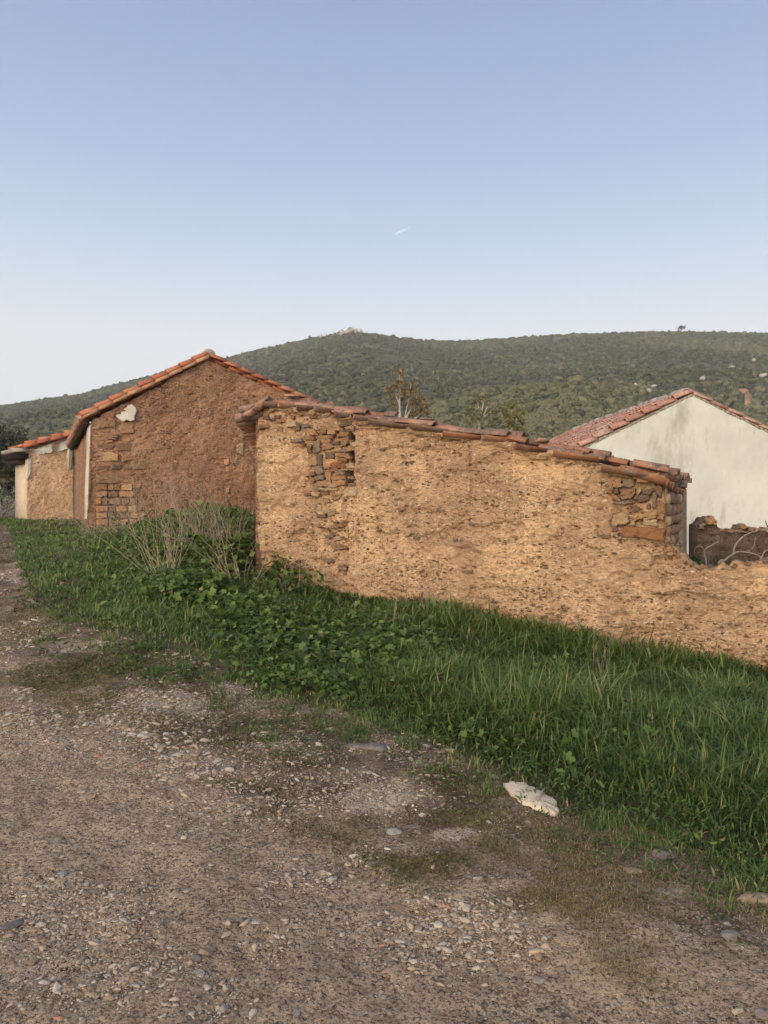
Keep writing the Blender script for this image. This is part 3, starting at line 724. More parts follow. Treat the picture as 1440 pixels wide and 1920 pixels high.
# ================================================================== BRICK-RED HOUSE
def build_house():
    W = HO; d = d3(W); g = g3(W)
    root = empty('gabled_house', tuple(W.p(0., .9)), 'gabled house of dark reddish earth with bright orange verge tiles and a stone corner', 'house')
    top = [(173, 788), (200, 775), (260, 742), (320, 711), (391, 675), (430, 693), (500, 722), (556, 747), (640, 785)]
    bx = lambda x0, y0, x1, y1: (W.tz(x0, y1)[0], W.tz(x1, y1)[0], W.tz(x0, y1)[1], W.tz(x0, y0)[1])
    pq = bx(173, 780, 250, 1000)
    def disp(T, Z): return earth_relief(T * .8, Z * .8, 300, 1.9) - .03 * in_poly_soft(T, Z, pq, .04)
    slab(W, 'gable_wall', root, M['earth_house'], top, res=.024, nz=170, thick=.45, disp=disp, shear=-.12)
    z1 = zoomed([[(518, 478), (578, 467), (583, 520), (522, 538)], [(590, 497), (622, 490), (625, 525), (592, 525)], [(637, 507), (723, 492), (723, 553), (642, 553)],
        [(518, 548), (638, 562), (638, 588), (522, 598)], [(522, 612), (622, 617), (608, 638), (532, 635)], [(632, 612), (718, 602), (728, 653), (642, 648)],
        [(518, 648), (638, 662), (638, 703), (522, 708)], [(652, 662), (723, 662), (723, 698), (657, 708)], [(602, 722), (658, 722), (653, 748), (602, 748)],
        [(522, 732), (588, 727), (588, 753), (522, 758)], [(672, 727), (788, 717), (788, 748), (672, 748)], [(518, 777), (688, 764), (688, 818), (522, 823)],
        [(595, 430), (618, 440), (612, 470), (592, 465)], [(700, 830), (760, 828), (760, 850), (700, 850)], [(645, 590), (700, 578), (720, 592), (650, 605)]], 0, 620, 2.88)
    z1 += course_fill(180, 258, 907, 1000, 7, 12, 30)
    for _ in range(26):
        x, y = 178 + abs(rng.normal(0, 48)), rng.uniform(800, 1000); w = rng.uniform(4, 10); hh = w * rng.uniform(.3, .65)
        if not any(abs(x - np.mean([q[0] for q in e])) < 13 and abs(y - np.mean([q[1] for q in e])) < 8 for e in z1): z1.append([(x - w, y - hh * .6), (x + w * .6, y - hh), (x + w, y + hh * .5), (x - w * .7, y + hh)])
    parts(stones(W, z1, (.02, .05), .08, -.015, jit=.16), 'quoin_stone', M['stone_house'], root)
    mb = MB(); chips = []
    for _ in range(160):
        x = rng.uniform(255, 540); y = rng.uniform(700, 960)
        if y < np.interp(x, [a for a, _ in top], [b for _, b in top]) + 12: continue
        w = rng.uniform(2, 4.5); chips.append([(x - w, y), (x, y - w * .4), (x + w, y), (x, y + w * .4)])
    stones(W, chips, (.01, .03), .05, .0, mb=mb)
    o = mb.build('stone_chips', M['stone_house'], root); o['kind'] = 'stuff'
    mb = stones(W, zoomed([[(622, 422), (700, 385), (737, 422), (725, 480), (662, 490), (628, 462)]], 0, 620, 2.88), (.03, .035), .1, .0, jit=.1)
    # strip of lime render on the side wall beside the corner
    Ws = Wall(0, 1, 0); c0 = W.p(0., 0.)[:2]; Ws.O = c0; Ws.d = W.g.copy(); Ws.g = W.d.copy()
    L = 9.9; side = MB()
    zt = W.tz(173, 788)[1]; zb = .3
    Vs = []
    tt = np.linspace(.0, L, 150); zz = np.linspace(0, 1, 60)
    T, Zf = np.meshgrid(tt, zz, indexing='ij'); Zs = zb + Zf * (zt - zb) - .02
    D = earth_relief(T, Zs, 500, 1.)
    bat = .12 * (1 - Zf) * np.exp(-T / .4)
    Vv_ = Ws.p(T, Zs, D + bat + .0)
    i = np.arange(149)[:, None]; j = np.arange(59)[None]
    q = np.stack([i * 60 + j, i * 60 + j + 1, (i + 1) * 60 + j + 1, (i + 1) * 60 + j], -1).reshape(-1, 4)
    mk('side_wall', Vv_.reshape(-1, 3), [q], M['earth_house'], root)
    n = 26; zs = np.linspace(zt - .02, zt - 2.25, n); off = .03 + .09 * np.clip((zt - zs) / 2.2, 0, 1)
    l = .12 + .05 * vnoise(zs * 4, 0 * zs, 0, 2) + .35 * np.exp(-((zt - zs) / .25) ** 2) * 0; r = np.where(zs > zt - .5, 1.3, 1.15) + .12 * vnoise(zs * 5, 0 * zs + 9, 0, 3) - .5 * np.clip((zt - 1.7 - zs), 0, 1)
    V0 = Ws.p(l, zs, off + .02); V1 = Ws.p(r, zs, off + .02); V2 = Ws.p(l, zs, off - .06); V3 = Ws.p(r, zs, off - .06)
    k = np.arange(n - 1)
    mb.add(np.concatenate([V0, V1, V2, V3]), [np.concatenate([np.stack([k, k + 1, n + k + 1, n + k], -1), np.stack([k, 2 * n + k, 2 * n + k + 1, k + 1], -1), np.stack([n + k, n + k + 1, 3 * n + k + 1, 3 * n + k], -1)])])
    mb.build('plaster_patch', M['lime'], root)
    mb = stones(W, zoomed([[(1210, 695), (1234, 692), (1236, 722), (1212, 726)], [(1190, 682), (1220, 684), (1218, 692), (1192, 690)], [(1222, 735), (1238, 738), (1234, 765), (1222, 760)], [(1222, 850), (1236, 848), (1236, 880), (1220, 880)]], 0, 620, 2.88), (.02, .03), .05, .0)
    parts(mb, 'brick_fragment', M['tile_pale'], root)
    mb = stones(W, zoomed([[(740, 1005), (770, 993), (788, 1010), (770, 1030), (742, 1028)], [(1275, 620), (1310, 605), (1312, 680), (1280, 660)]], 0, 620, 2.88), (.06, .08), .05, .0)
    parts(mb, 'pale_stone', M['cream_stone'], root)
    # roof
    pk = W.p(*W.tz(391, 672)); ev = W.p(*W.tz(157, 786)); er = W.p(*W.tz(640, 783))
    mb = MB(); up = np.array([0, 0, 1.])
    tile_field(mb, pk + up * .02 + d * .12, ev + up * .02 + d * .12, d, 46, .22, jit=.008)
    tile_field(mb, pk + up * .02 + d * .12, er + up * .02 + d * .12, d, 46, .22, jit=.008)
    # verge: upper course of orange tiles laid along the slope
    def verge_row(mbx, a, b, out, lift, r, n, arc=88):
        ax = (b - a) / n
        for i in range(n):
            V, F = tile(a + ax * i - d * out + up * (lift + rng.normal(0, .006)), ax + up * .03 + d * rng.normal(0, .008), up, np.linalg.norm(ax) * 1.12, r * .92, r, True, .02, arc, 7); mbx.add(V, F)
    verge_row(mb, pk, ev - up * .02, .02, .085, .115, 9)
    verge_row(mb, pk, er, .02, .03, .11, 10)
    mb.build('roof', M['tile_orange'], root, False)
    mb = MB()
    ax = (ev - pk) / 9
    for i in range(9):
        o = pk + ax * (i + .03) - d * .13 + up * (.0 + rng.normal(0, .005)) + ax * .0
        V, F = boxp(o, ax * .985, d * .2, up * .085); V = np.array(V); V[[1, 2, 5, 6]] += up * .022; mb.add(V, F)
    mb.build('verge_tile', M['tile_pale'], root)
    # dark eave underside with its course of channel ends
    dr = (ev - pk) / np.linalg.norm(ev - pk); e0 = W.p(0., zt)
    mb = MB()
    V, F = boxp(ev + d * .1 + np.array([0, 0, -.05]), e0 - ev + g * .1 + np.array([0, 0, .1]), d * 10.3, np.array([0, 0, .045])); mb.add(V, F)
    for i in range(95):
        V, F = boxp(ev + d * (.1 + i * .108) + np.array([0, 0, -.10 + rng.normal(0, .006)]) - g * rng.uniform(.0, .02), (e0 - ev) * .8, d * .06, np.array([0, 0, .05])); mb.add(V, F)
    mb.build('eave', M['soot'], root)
    mb = MB()
    for i in range(48):                                    # whitened tile mouths along the eave
        V, F = tile(ev + d * (.16 + i * .22) + up * .045 + g * .02 - dr * .1 , dr + np.array([0, 0, .05]), up, .22, .09, .1, True, .02, 85, 6); mb.add(V, F)
    mb.build('eave_tile', M['cement'], root)
    # cement ridge hump at the gable
    mb = MB(); V, F = tile(pk + d * -.06 + up * .03, d + up * .0, up, 1.0, .165, .15, True, .16, 100, 12); mb.add(V, F)
    V, F = tile(pk + d * .9 + up * .03, d, up, 9.3, .14, .14, True, .03, 95, 8); mb.add(V, F)
    mb.build('ridge_cap', M['cement'], root, True)
    V, F = boxp(np.array([*(c0 + W.d * 9.9 + W.g * .2), .2]), g * 6.5, d * .3, (0, 0, zt - .3)); mk('back_wall', V, F, M['earth_house'], root)
    return Ws, zt

# ================================================================== LEAN-TO ANNEX at the far left
def build_annex():
    a = Wall(134, 26.6, -38); d = d3(a); g = g3(a); up = np.array([0, 0, 1.])
    root = empty('lean_to', tuple(a.p(-.7, 1.)), 'small sunlit yellowish lean-to with orange roof tiles at the far end of the reddish house', 'lean-to')
    tl = a.tz(50, 900)[0]
    top = [(50, 846), (90, 833), (138, 818)]
    slab(a, 'front_wall', root, M['earth_annex'], top, res=.03, nz=90, thick=.3, disp=lambda T, Z: earth_relief(T, Z, 700, 1.3) + .08 * sst(.35, 0, Z - 1.0) * sst(.0, .5, fbm(T * 2, Z * 2, 0, 2, 5)))
    mb = MB()
    band = [[(51, 849), (72, 841), (95, 834), (96, 848), (74, 853), (54, 862)], [(94, 834), (116, 827), (137, 821), (135, 838), (116, 845), (95, 849)], [(50, 858), (58, 858), (57, 890), (50, 900)], [(125, 842), (133, 842), (133, 880), (131, 915), (128, 900)]]
    stones(a, band, (.02, .022), .03, .03, jit=.1, mb=mb)
    mb.build('plaster_band', M['white'], root)
    # white left side
    c = a.p(tl, 0.)[:2]; zt = a.tz(50, 846)[1]
    V, F = boxp((*(c + a.d * .03 - a.g * .02), .4), g * .25, d * 1.5, (0, 0, zt - .45)); mk('side_wall', V, F, plaster_mat('limed_side', (.68, .56, .41), (.5, .33, .18), 1., 5), root)
    mb = MB()
    A = a.p(*a.tz(142, 812)); B = a.p(*a.tz(45, 838))
    for row in (0, 1):
        ax = (B - A) / 4
        for i in range(4):
            V, F = tile(A + ax * i - d * (.1 - row * .2) + up * (-.06 + .07 * row + rng.normal(0, .006)) - ax * (.25 * row), ax + up * .04, up, np.linalg.norm(ax) * 1.08, .125, .135, True, .02, 88, 7); mb.add(V, F)
    tile_field(mb, A - up * .06 + d * .35, B - up * .06 + d * .35, d, 7, .22, jit=.006)
    mb.build('roof', M['tile_orange'], root)
    # heavy dark eave along the left side
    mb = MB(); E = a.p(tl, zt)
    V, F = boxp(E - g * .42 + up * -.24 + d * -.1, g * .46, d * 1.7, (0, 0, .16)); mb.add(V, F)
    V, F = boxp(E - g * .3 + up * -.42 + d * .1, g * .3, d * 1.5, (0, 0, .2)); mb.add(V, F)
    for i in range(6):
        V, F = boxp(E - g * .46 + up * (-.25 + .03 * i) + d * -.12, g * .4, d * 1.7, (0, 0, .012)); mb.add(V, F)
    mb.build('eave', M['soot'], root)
    mb = MB(); V, F = tile(E + g * .08 + up * -.02 - d * .02, -g + up * -.05, up, .55, .12, .13, True, .05, 95, 8); mb.add(V, F)
    for k in range(7):
        V, F = tile(E + g * .05 + up * -.02 + d * (.22 + .22 * k), -g + up * -.05, up, .5, .1, .11, True, .03, 90, 6); mb.add(V, F)
    mb.build('eave_tile', M['cement'], root)

# ================================================================== WHITE HOUSE
def build_white():
    W = WH; d = d3(W); g = g3(W); up = np.array([0, 0, 1.])
    root = empty('white_house', tuple(W.p(0., -1.2)), 'whitewashed house gable with a red tiled roof behind the ruin', 'house')
    top = [(1005, 882), (1100, 836), (1200, 788), (1298, 742), (1375, 780), (1445, 812), (1520, 848), (1600, 888)]
    slab(W, 'gable_wall', root, M['white'], top, res=.04, nz=70, thick=.4, zb=-1.6, disp=lambda T, Z: .02 * fbm(T * .9, Z * .9, 0, 5, 900) + .004 * fbm(T * 14, Z * 14, 0, 2, 910))
    pk = W.p(*W.tz(1298, 739)); el = W.p(*W.tz(1000, 884)); er = W.p(*W.tz(1605, 888))
    for nm, p in (('left', el), ('right', er)):
        pass
    zl = W.tz(1005, 882)[1]
    V, F = boxp((*W.p(W.tz(1005, 882)[0], 0.)[:2], -1.6), g * .3, d * 12.5, (0, 0, zl + 1.55)); mb = MB(); mb.add(np.array(V) + d * .405, F)
    V, F = boxp((*W.p(W.tz(1600, 888)[0] - .3, 0.)[:2], -1.6), g * .3, d * 12.5, (0, 0, zl + 1.5)); mb.add(np.array(V) + d * .405, F)
    V, F = boxp((*W.p(W.tz(1005, 882)[0] + .31, 0.)[:2], -1.6), g * 6.6, d * .3, (0, 0, zl + 1.5)); mb.add(np.array(V) + d * 12.6, F)
    mb.build('side_wall', M['white'], root)
    mb = MB()
    tile_field(mb, pk + d * .12, el + d * .12, d, 41, .245, L=.45, expo=.38, r=.115, jit=.012)
    tile_field(mb, pk + d * .12, er + d * .12, d, 41, .245, L=.45, expo=.38, r=.115, jit=.012)
    ax = (el - pk); n = 10; ax /= n
    for i in range(n):
        V, F = tile(pk + ax * i + d * .03 + up * (.04 + rng.normal(0, .012)), ax + up * .04 + d * rng.normal(0, .02), up, .47, .1, .12, True, .02, 85, 7); mb.add(V, F)
    axr = (er - pk) / n
    for i in range(n):
        V, F = tile(pk + axr * i + d * .03 + up * (.0 + rng.normal(0, .008)), axr + up * .03, up, .47, .09, .1, True, .02, 85, 7); mb.add(V, F)
    mb.build('roof', M['tile_red'], root)
    mb = MB()
    for i in range(23):
        V, F = tile(pk + d * (.3 + i * .42) + up * (.06 + rng.normal(0, .012)), d + g * rng.normal(0, .03), up, .48, .13, .15, True, .03, 90, 8); mb.add(V, F)
    mb.build('ridge_cap', M['cement'], root)
    mb = MB()
    for i in range(34):                                   # grey mortar bedding under the verge
        a = pk + (el - pk) * (i / 34.) - d * .02 - up * .035
        V, F = boxp(a, (el - pk) / 32., d * .2, (0, 0, .05)); mb.add(np.array(V) + rng.normal(0, .008, (8, 3)), F)
        a = pk + (er - pk) * (i / 34.) - d * .02 - up * .04
        V, F = boxp(a, (er - pk) / 32., d * .2, (0, 0, .05)); mb.add(np.array(V) + rng.normal(0, .008, (8, 3)), F)
    mb.build('mortar_bed', M['cement'], root)

# ================================================================== BROWN BROKEN WALL at the right
def build_brown_wall():
    W = Wall(1306, 13.0, 6); root = empty('broken_wall', tuple(W.p(.5, .0)), 'dark brown broken wall stump with loose stones on top, before the white gable', 'wall')
    zz = [(697, 590), (740, 560), (790, 505), (850, 490), (895, 545), (905, 590), (920, 625), (985, 630), (1010, 650), (1040, 625), (1100, 625), (1200, 640), (1330, 640), (1440, 650), (1700, 640)]
    top = [(1180 + a / 5.538, 880 + b / 5.538) for a, b in zz]
    slab(W, 'wall', root, M['brown_wall'], top, res=.02, nz=90, thick=.45, zb=-.6, disp=lambda T, Z: earth_relief(T, Z, 1100, 2.2) + .05 * fbm(T * 2.2, Z * 2.2, 0, 3, 1200))
    pol = zoomed([[(780, 520), (860, 480), (910, 540), (880, 575), (800, 570)], [(750, 545), (780, 560), (760, 620), (715, 610)], [(1000, 650), (1040, 615), (1080, 630), (1060, 665)],
        [(1060, 640), (1110, 625), (1240, 650), (1200, 662), (1090, 652)], [(1100, 620), (1130, 575), (1140, 612)], [(1150, 600), (1180, 560), (1215, 590), (1200, 622), (1165, 622)],
        [(1215, 605), (1250, 595), (1290, 605), (1270, 650), (1230, 640)], [(1295, 605), (1335, 605), (1335, 635), (1295, 640)], [(920, 625), (980, 620), (985, 640), (930, 640)], [(1400, 600), (1470, 610), (1470, 655), (1410, 650)]], 1180, 880, 5.538)
    parts(stones(W, pol, (.04, .09), .25, .0), 'capstone', M['stone'], root)

# ================================================================== PLANTS
def tufts(P, h, w, tint, lean_dir=None, curve=.55, seg=4, spread=.6):
    """grass blades: P (n,3) roots, arrays of height, width, tint"""
    n = len(P); az = rng.uniform(0, 2 * math.pi, n) if lean_dir is None else lean_dir
    dx, dy = np.cos(az), np.sin(az); sx, sy = -dy, dx
    ln = np.abs(rng.normal(spread * .5, spread * .5, n)); cv = rng.uniform(.1, 1, n) * curve
    V = np.zeros((n, seg + 1, 2, 3)); 
    for s in range(seg + 1):
        t = s / seg
        hor = h * (ln * t * .55 + cv * t * t * .8); ver = h * (t - cv * .42 * t ** 3 - .15 * ln * t * t)
        wd = w * (1 - t ** 1.8) * (.55 + .9 * t * (1 - t) * 2) * .5 + w * .04
        cx = P[:, 0] + dx * hor; cy = P[:, 1] + dy * hor; cz = P[:, 2] + ver
        V[:, s, 0] = np.stack([cx - sx * wd, cy - sy * wd, cz], -1); V[:, s, 1] = np.stack([cx + sx * wd, cy + sy * wd, cz], -1)
    base = np.arange(n)[:, None] * (2 * (seg + 1)); k = np.arange(seg)[None] * 2
    F = np.stack([base + k, base + k + 1, base + k + 3, base + k + 2], -1).reshape(-1, 4)
    return V.reshape(-1, 3), F, np.repeat(tint, 2 * (seg + 1))

def wall_depth(u):
    """depth of the first wall met along the column u"""
    out = np.full(u.shape, 24.)
    x = 720 + u * FPX
    t = (u * RU.O[1] - RU.O[0]) / (RU.g[0] - u * RU.g[1]); Yr = RU.O[1] + t * RU.g[1]
    t2 = (u * HO.O[1] - HO.O[0]) / (HO.g[0] - u * HO.g[1]); Yh = HO.O[1] + t2 * HO.g[1]
    out = np.where(x > 474, Yr - .02, np.where(x > 168, Yh - .05, 25.5))
    return out

def edge_depth(u):
    x = 720 + u * FPX; e = np.interp(x, EDGE_X, EDGE_Y)
    return gp(x, e, False)[..., 1]

def bank_points(n, umin=-.62, umax=.66, inset=0., xr=None):
    if xr: umin, umax = U(xr[0]), U(xr[1])
    u = rng.uniform(umin, umax, n); y0 = edge_depth(u); y1 = wall_depth(u)
    Y = y0 * np.exp(rng.uniform(inset, 1, n) * np.log(np.maximum(y1 / y0, 1.01)))
    X = u * Y
    return X, Y, u, (Y - y0)

def build_grass():
    M['grass'] = leaf_mat('grass', [(.04, .07, .02), (.075, .13, .03), (.125, .205, .045), (.21, .28, .085), (.42, .35, .17)], .35, .5, .35)
    N = 165000
    X, Y, u, dd = bank_points(N, umax=1.0, inset=-.14); x = 720 + u * FPX
    lush = sst(620, 900, x); cl = fbm(X * 1.2, Y * 1.2, 0, 3, 41); cl2 = fbm(X * 3.5, Y * 3.5, 0, 2, 47)
    edge_f = sst(0, .7 + .25 * cl, dd); out_f = sst(-.55, .1, dd + .25 * cl2)
    bankup = np.exp(-((x - 395) / 90) ** 2) * sst(8.5, 11, Y)
    h = (.10 + .10 * lush) * (.6 + .5 * edge_f) * (1 + .38 * cl) * rng.uniform(.55, 1.35, N)
    h = np.where(rng.random(N) < .03, h * 1.5, h) * (.45 + .55 * edge_f)
    h = h * np.where(x < 160, .65, 1.) * (1 + 1.3 * bankup)
    keep = (cl2 + rng.normal(0, .5, N) > -.75) & (rng.random(N) < (.4 + .6 * edge_f) * np.where(dd < 0, .55 * out_f ** 1.5, 1))
    w = (.005 + .008 * rng.random(N) ** 2 + .003 * lush) * np.clip(Y / 4.5, .8, 2.4)
    tint = np.clip(.42 + .22 * cl + .12 * cl2 + rng.normal(0, .24, N) - .1 * (1 - edge_f) + np.where(x < 250, .08, 0), 0, .8)
    tint = np.where(rng.random(N) < .06 + .1 * np.exp(-np.abs(dd) / .25), rng.uniform(.85, 1, N), tint)
    P = np.stack([X, Y, ground_z(X, Y)], -1)
    # stray tufts out on the verge
    ns = 150; xs = rng.uniform(30, 1440, ns); es = np.interp(xs, EDGE_X, EDGE_Y); ys = es + np.abs(rng.normal(0, 34, ns)) - 4
    ok_ = ~((xs > 925) & (xs < 1075)); xs, ys = xs[ok_], ys[ok_]; ns = len(xs); c_ = gp(xs, ys); m_ = 26; Pq = np.repeat(c_, m_, 0) + rng.normal(0, .035, (ns * m_, 3)); Pq[:, 2] = ground_z(Pq[:, 0], Pq[:, 1])
    P = np.concatenate([P[keep], Pq]); h = np.concatenate([h[keep], np.repeat(rng.uniform(.03, .1, ns), m_) * rng.uniform(.5, 1.3, ns * m_)])
    w = np.concatenate([w[keep], .005 * np.clip(Pq[:, 1] / 4.5, .8, 2)]); tint = np.concatenate([tint[keep], np.clip(np.repeat(rng.uniform(.1, .8, ns), m_) + rng.normal(0, .1, ns * m_), 0, 1)])
    V, F, t = tufts(P, h, w, tint, curve=1.15, seg=5, spread=.8)
    tag(mk('grass', V, [F], M['grass'], None, True, {'tint': t}), 'dense green grass covering the bank below the walls', kind='stuff')
    # low moss and thin dry litter on the verge of the track
    M['moss'] = leaf_mat('moss', [(.10, .085, .05), (.15, .14, .055), (.22, .205, .07), (.28, .225, .11), (.42, .33, .2)], .3, .8, .1)
    N = 120000
    u = rng.uniform(-.62, .66, N); x = 720 + u * FPX
    e = np.interp(x, EDGE_X, EDGE_Y); r = np.maximum(np.interp(x, ROAD_X, ROAD_Y), e + 25)
    f = rng.random(N); y = e + (r - e + 60) * f * rng.uniform(.7, 1, N) - 4
    P = gp(x, y); cl = fbm(P[:, 0] * 2.6, P[:, 1] * 2.6, 0, 4, 71)
    keep = (cl + .5 * (1 - f) + .15 * sst(620, 300, x) + .6 * patches(P[:, 0], P[:, 1], MOSSY) - .8 * patches(P[:, 0], P[:, 1], PALE) + rng.normal(0, .25, N) > .62) & (P[:, 1] > 1.2)
    P = P[keep]; n = len(P); cl = cl[keep]
    far = np.clip(P[:, 1] / 4, .7, 3)
    grn = fbm(P[:, 0] * .8, P[:, 1] * .8, 0, 3, 83) + .3 * sst(640, 300, x[keep])
    t = np.clip(.36 + .35 * grn + rng.normal(0, .2, n), 0, 1)
    V, F, t = tufts(P, rng.uniform(.006, .02, n) * (1 + .2 * far), rng.uniform(.003, .006, n) * far, t, curve=1.2, seg=2, spread=1.6)
    tag(mk('moss', V, [F], M['moss'], None, True, {'tint': t}), 'olive and brown moss and dry bits on the edge of the track', kind='stuff')

def leaves(P, size, tint, tiltmax=.9, lobes=True, cup=.15):
    """rounded, slightly cupped leaves"""
    n = len(P); k = 9
    an = np.linspace(0, 2 * math.pi, k, endpoint=False)
    prof = np.array([.3, .8, 1.0, .72, 1.05, .8, 1.15, .8, 1.05, .72, 1.0, .8]) if lobes else np.array([1.5, .75, .5, .5, .7, 1.5, .7, .5, .5])
    k = len(prof); an = np.linspace(0, 2 * math.pi, k, endpoint=False)
    rr = prof[None] * (1 + rng.normal(0, .09, (n, k)))
    lx = np.cos(an)[None] * rr; ly = np.sin(an)[None] * rr; lz = cup * (rr ** 2) * np.cos(2 * an)[None] * rng.normal(.2, 1, (n, 1)) + cup * rr
    az = rng.uniform(0, 2 * math.pi, n); tl = rng.uniform(0, tiltmax, n); ta = rng.uniform(0, 2 * math.pi, n)
    loc = np.stack([lx, ly, lz], -1); loc = np.concatenate([np.zeros((n, 1, 3)), loc], 1) * size[:, None, None]
    c, s = np.cos(az)[:, None], np.sin(az)[:, None]
    xx = loc[..., 0] * c - loc[..., 1] * s; yy = loc[..., 0] * s + loc[..., 1] * c; zz = loc[..., 2]
    # tilt about horizontal axis ta
    ux, uy = np.cos(ta)[:, None], np.sin(ta)[:, None]; dot = xx * ux + yy * uy; px, py = xx - dot * ux, yy - dot * uy
    perp = xx * -uy + yy * ux; ct, st_ = np.cos(tl)[:, None], np.sin(tl)[:, None]
    np_ = perp * ct - zz * st_; nz = perp * st_ + zz * ct
    V = np.stack([dot * ux + np_ * -uy, dot * uy + np_ * ux, nz], -1) + P[:, None]
    b = np.arange(n)[:, None] * (k + 1); j = np.arange(k)[None]
    F = np.stack([b + 0 * j, b + 1 + j, b + 1 + (j + 1) % k], -1).reshape(-1, 3)
    return V.reshape(-1, 3), F, np.repeat(tint, k + 1)

def build_weeds():
    M['weed'] = leaf_mat('weed', [(.04, .07, .018), (.08, .135, .03), (.135, .21, .048), (.22, .29, .09), (.32, .3, .11)], .35, .5, .35)
    mb_v, mb_f, mb_t, n0 = [], [], [], 0
    def put(V, F, t):
        nonlocal n0
        mb_v.append(V); mb_f.append(F + n0); mb_t.append(t); n0 += len(V)
    # mallow-like patches: centre px, spread px, count, leaf size
    for cx, cy, sx, sy, n, sz, hh in [(590, 1215, 120, 40, 1500, .036, .16), (730, 1225, 90, 45, 1300, .034, .16), (500, 1190, 80, 45, 900, .032, .14), (370, 1115, 70, 26, 750, .048, .2),
                                       (300, 1110, 40, 20, 260, .045, .17), (440, 1150, 60, 30, 500, .038, .15), (830, 1290, 70, 40, 420, .03, .14), (530, 1085, 30, 22, 130, .06, .3),
                                       (960, 1380, 90, 50, 200, .026, .1), (1060, 1285, 60, 25, 60, .034, .2), (1180, 1400, 200, 90, 120, .03, .18), (250, 1090, 120, 30, 500, .03, .12), (405, 985, 60, 26, 700, .05, .4), (440, 1040, 40, 40, 450, .05, .36), (330, 1020, 70, 25, 500, .045, .3), (260, 1050, 80, 25, 300, .035, .2), (560, 1110, 40, 16, 120, .045, .22), (600, 1290, 130, 30, 700, .026, .1)]:
        x = rng.normal(cx, sx * .55, n); y = rng.normal(cy, sy * .6, n)
        e = np.interp(x, EDGE_X, EDGE_Y); y = np.minimum(y, e - rng.uniform(-6, 34, n))
        P = gp(x, np.maximum(y, 1010)); ok = P[:, 1] < wall_depth(P[:, 0] / P[:, 1]) - .1
        P = P[ok]; n = len(P)
        P[:, 2] += hh * rng.uniform(.25, 1.05, n)
        put(*leaves(P, sz * rng.uniform(.4, 1.15, n), np.clip(rng.normal(.36, .22, n), 0, 1), 1.25))
    # small-leaved herbs along the edge of the bank and through the grass
    N = 16000
    X, Y, u, dd = bank_points(N); x = 720 + u * FPX
    near = np.exp(-dd / .5); ok = rng.random(N) < np.where(x < 480, .5, .9 * near + .06)
    X, Y, dd = X[ok], Y[ok], dd[ok]; n = len(X)
    P = np.stack([X, Y, ground_z(X, Y) + rng.uniform(.01, .11, n) * (1 - .4 * np.exp(-dd / .3))], -1)
    put(*leaves(P, rng.uniform(.008, .02, n) * np.clip(Y / 5, .8, 2.2), np.clip(rng.normal(.3, .2, n), 0, 1), 1.3, False))
    # sparse creeping herbs on the verge
    N = 5200
    u = rng.uniform(-.55, .55, N); x = 720 + u * FPX; e = np.interp(x, EDGE_X, EDGE_Y)
    y = e + np.abs(rng.normal(0, 60, N)); P = gp(x, y); cl = fbm(P[:, 0] * 2, P[:, 1] * 2, 0, 3, 171)
    P = P[(cl > .1)]; n = len(P); P[:, 2] += rng.uniform(.004, .03, n)
    put(*leaves(P, rng.uniform(.006, .014, n) * np.clip(P[:, 1] / 4, .8, 2), np.clip(rng.normal(.22, .2, n), 0, 1), 1.0, False))
    tag(mk('weeds', np.concatenate(mb_v), [np.concatenate(mb_f)], M['weed'], None, True, {'tint': np.concatenate(mb_t)}), 'broad round-leaved weeds growing through the grass of the bank', kind='stuff')

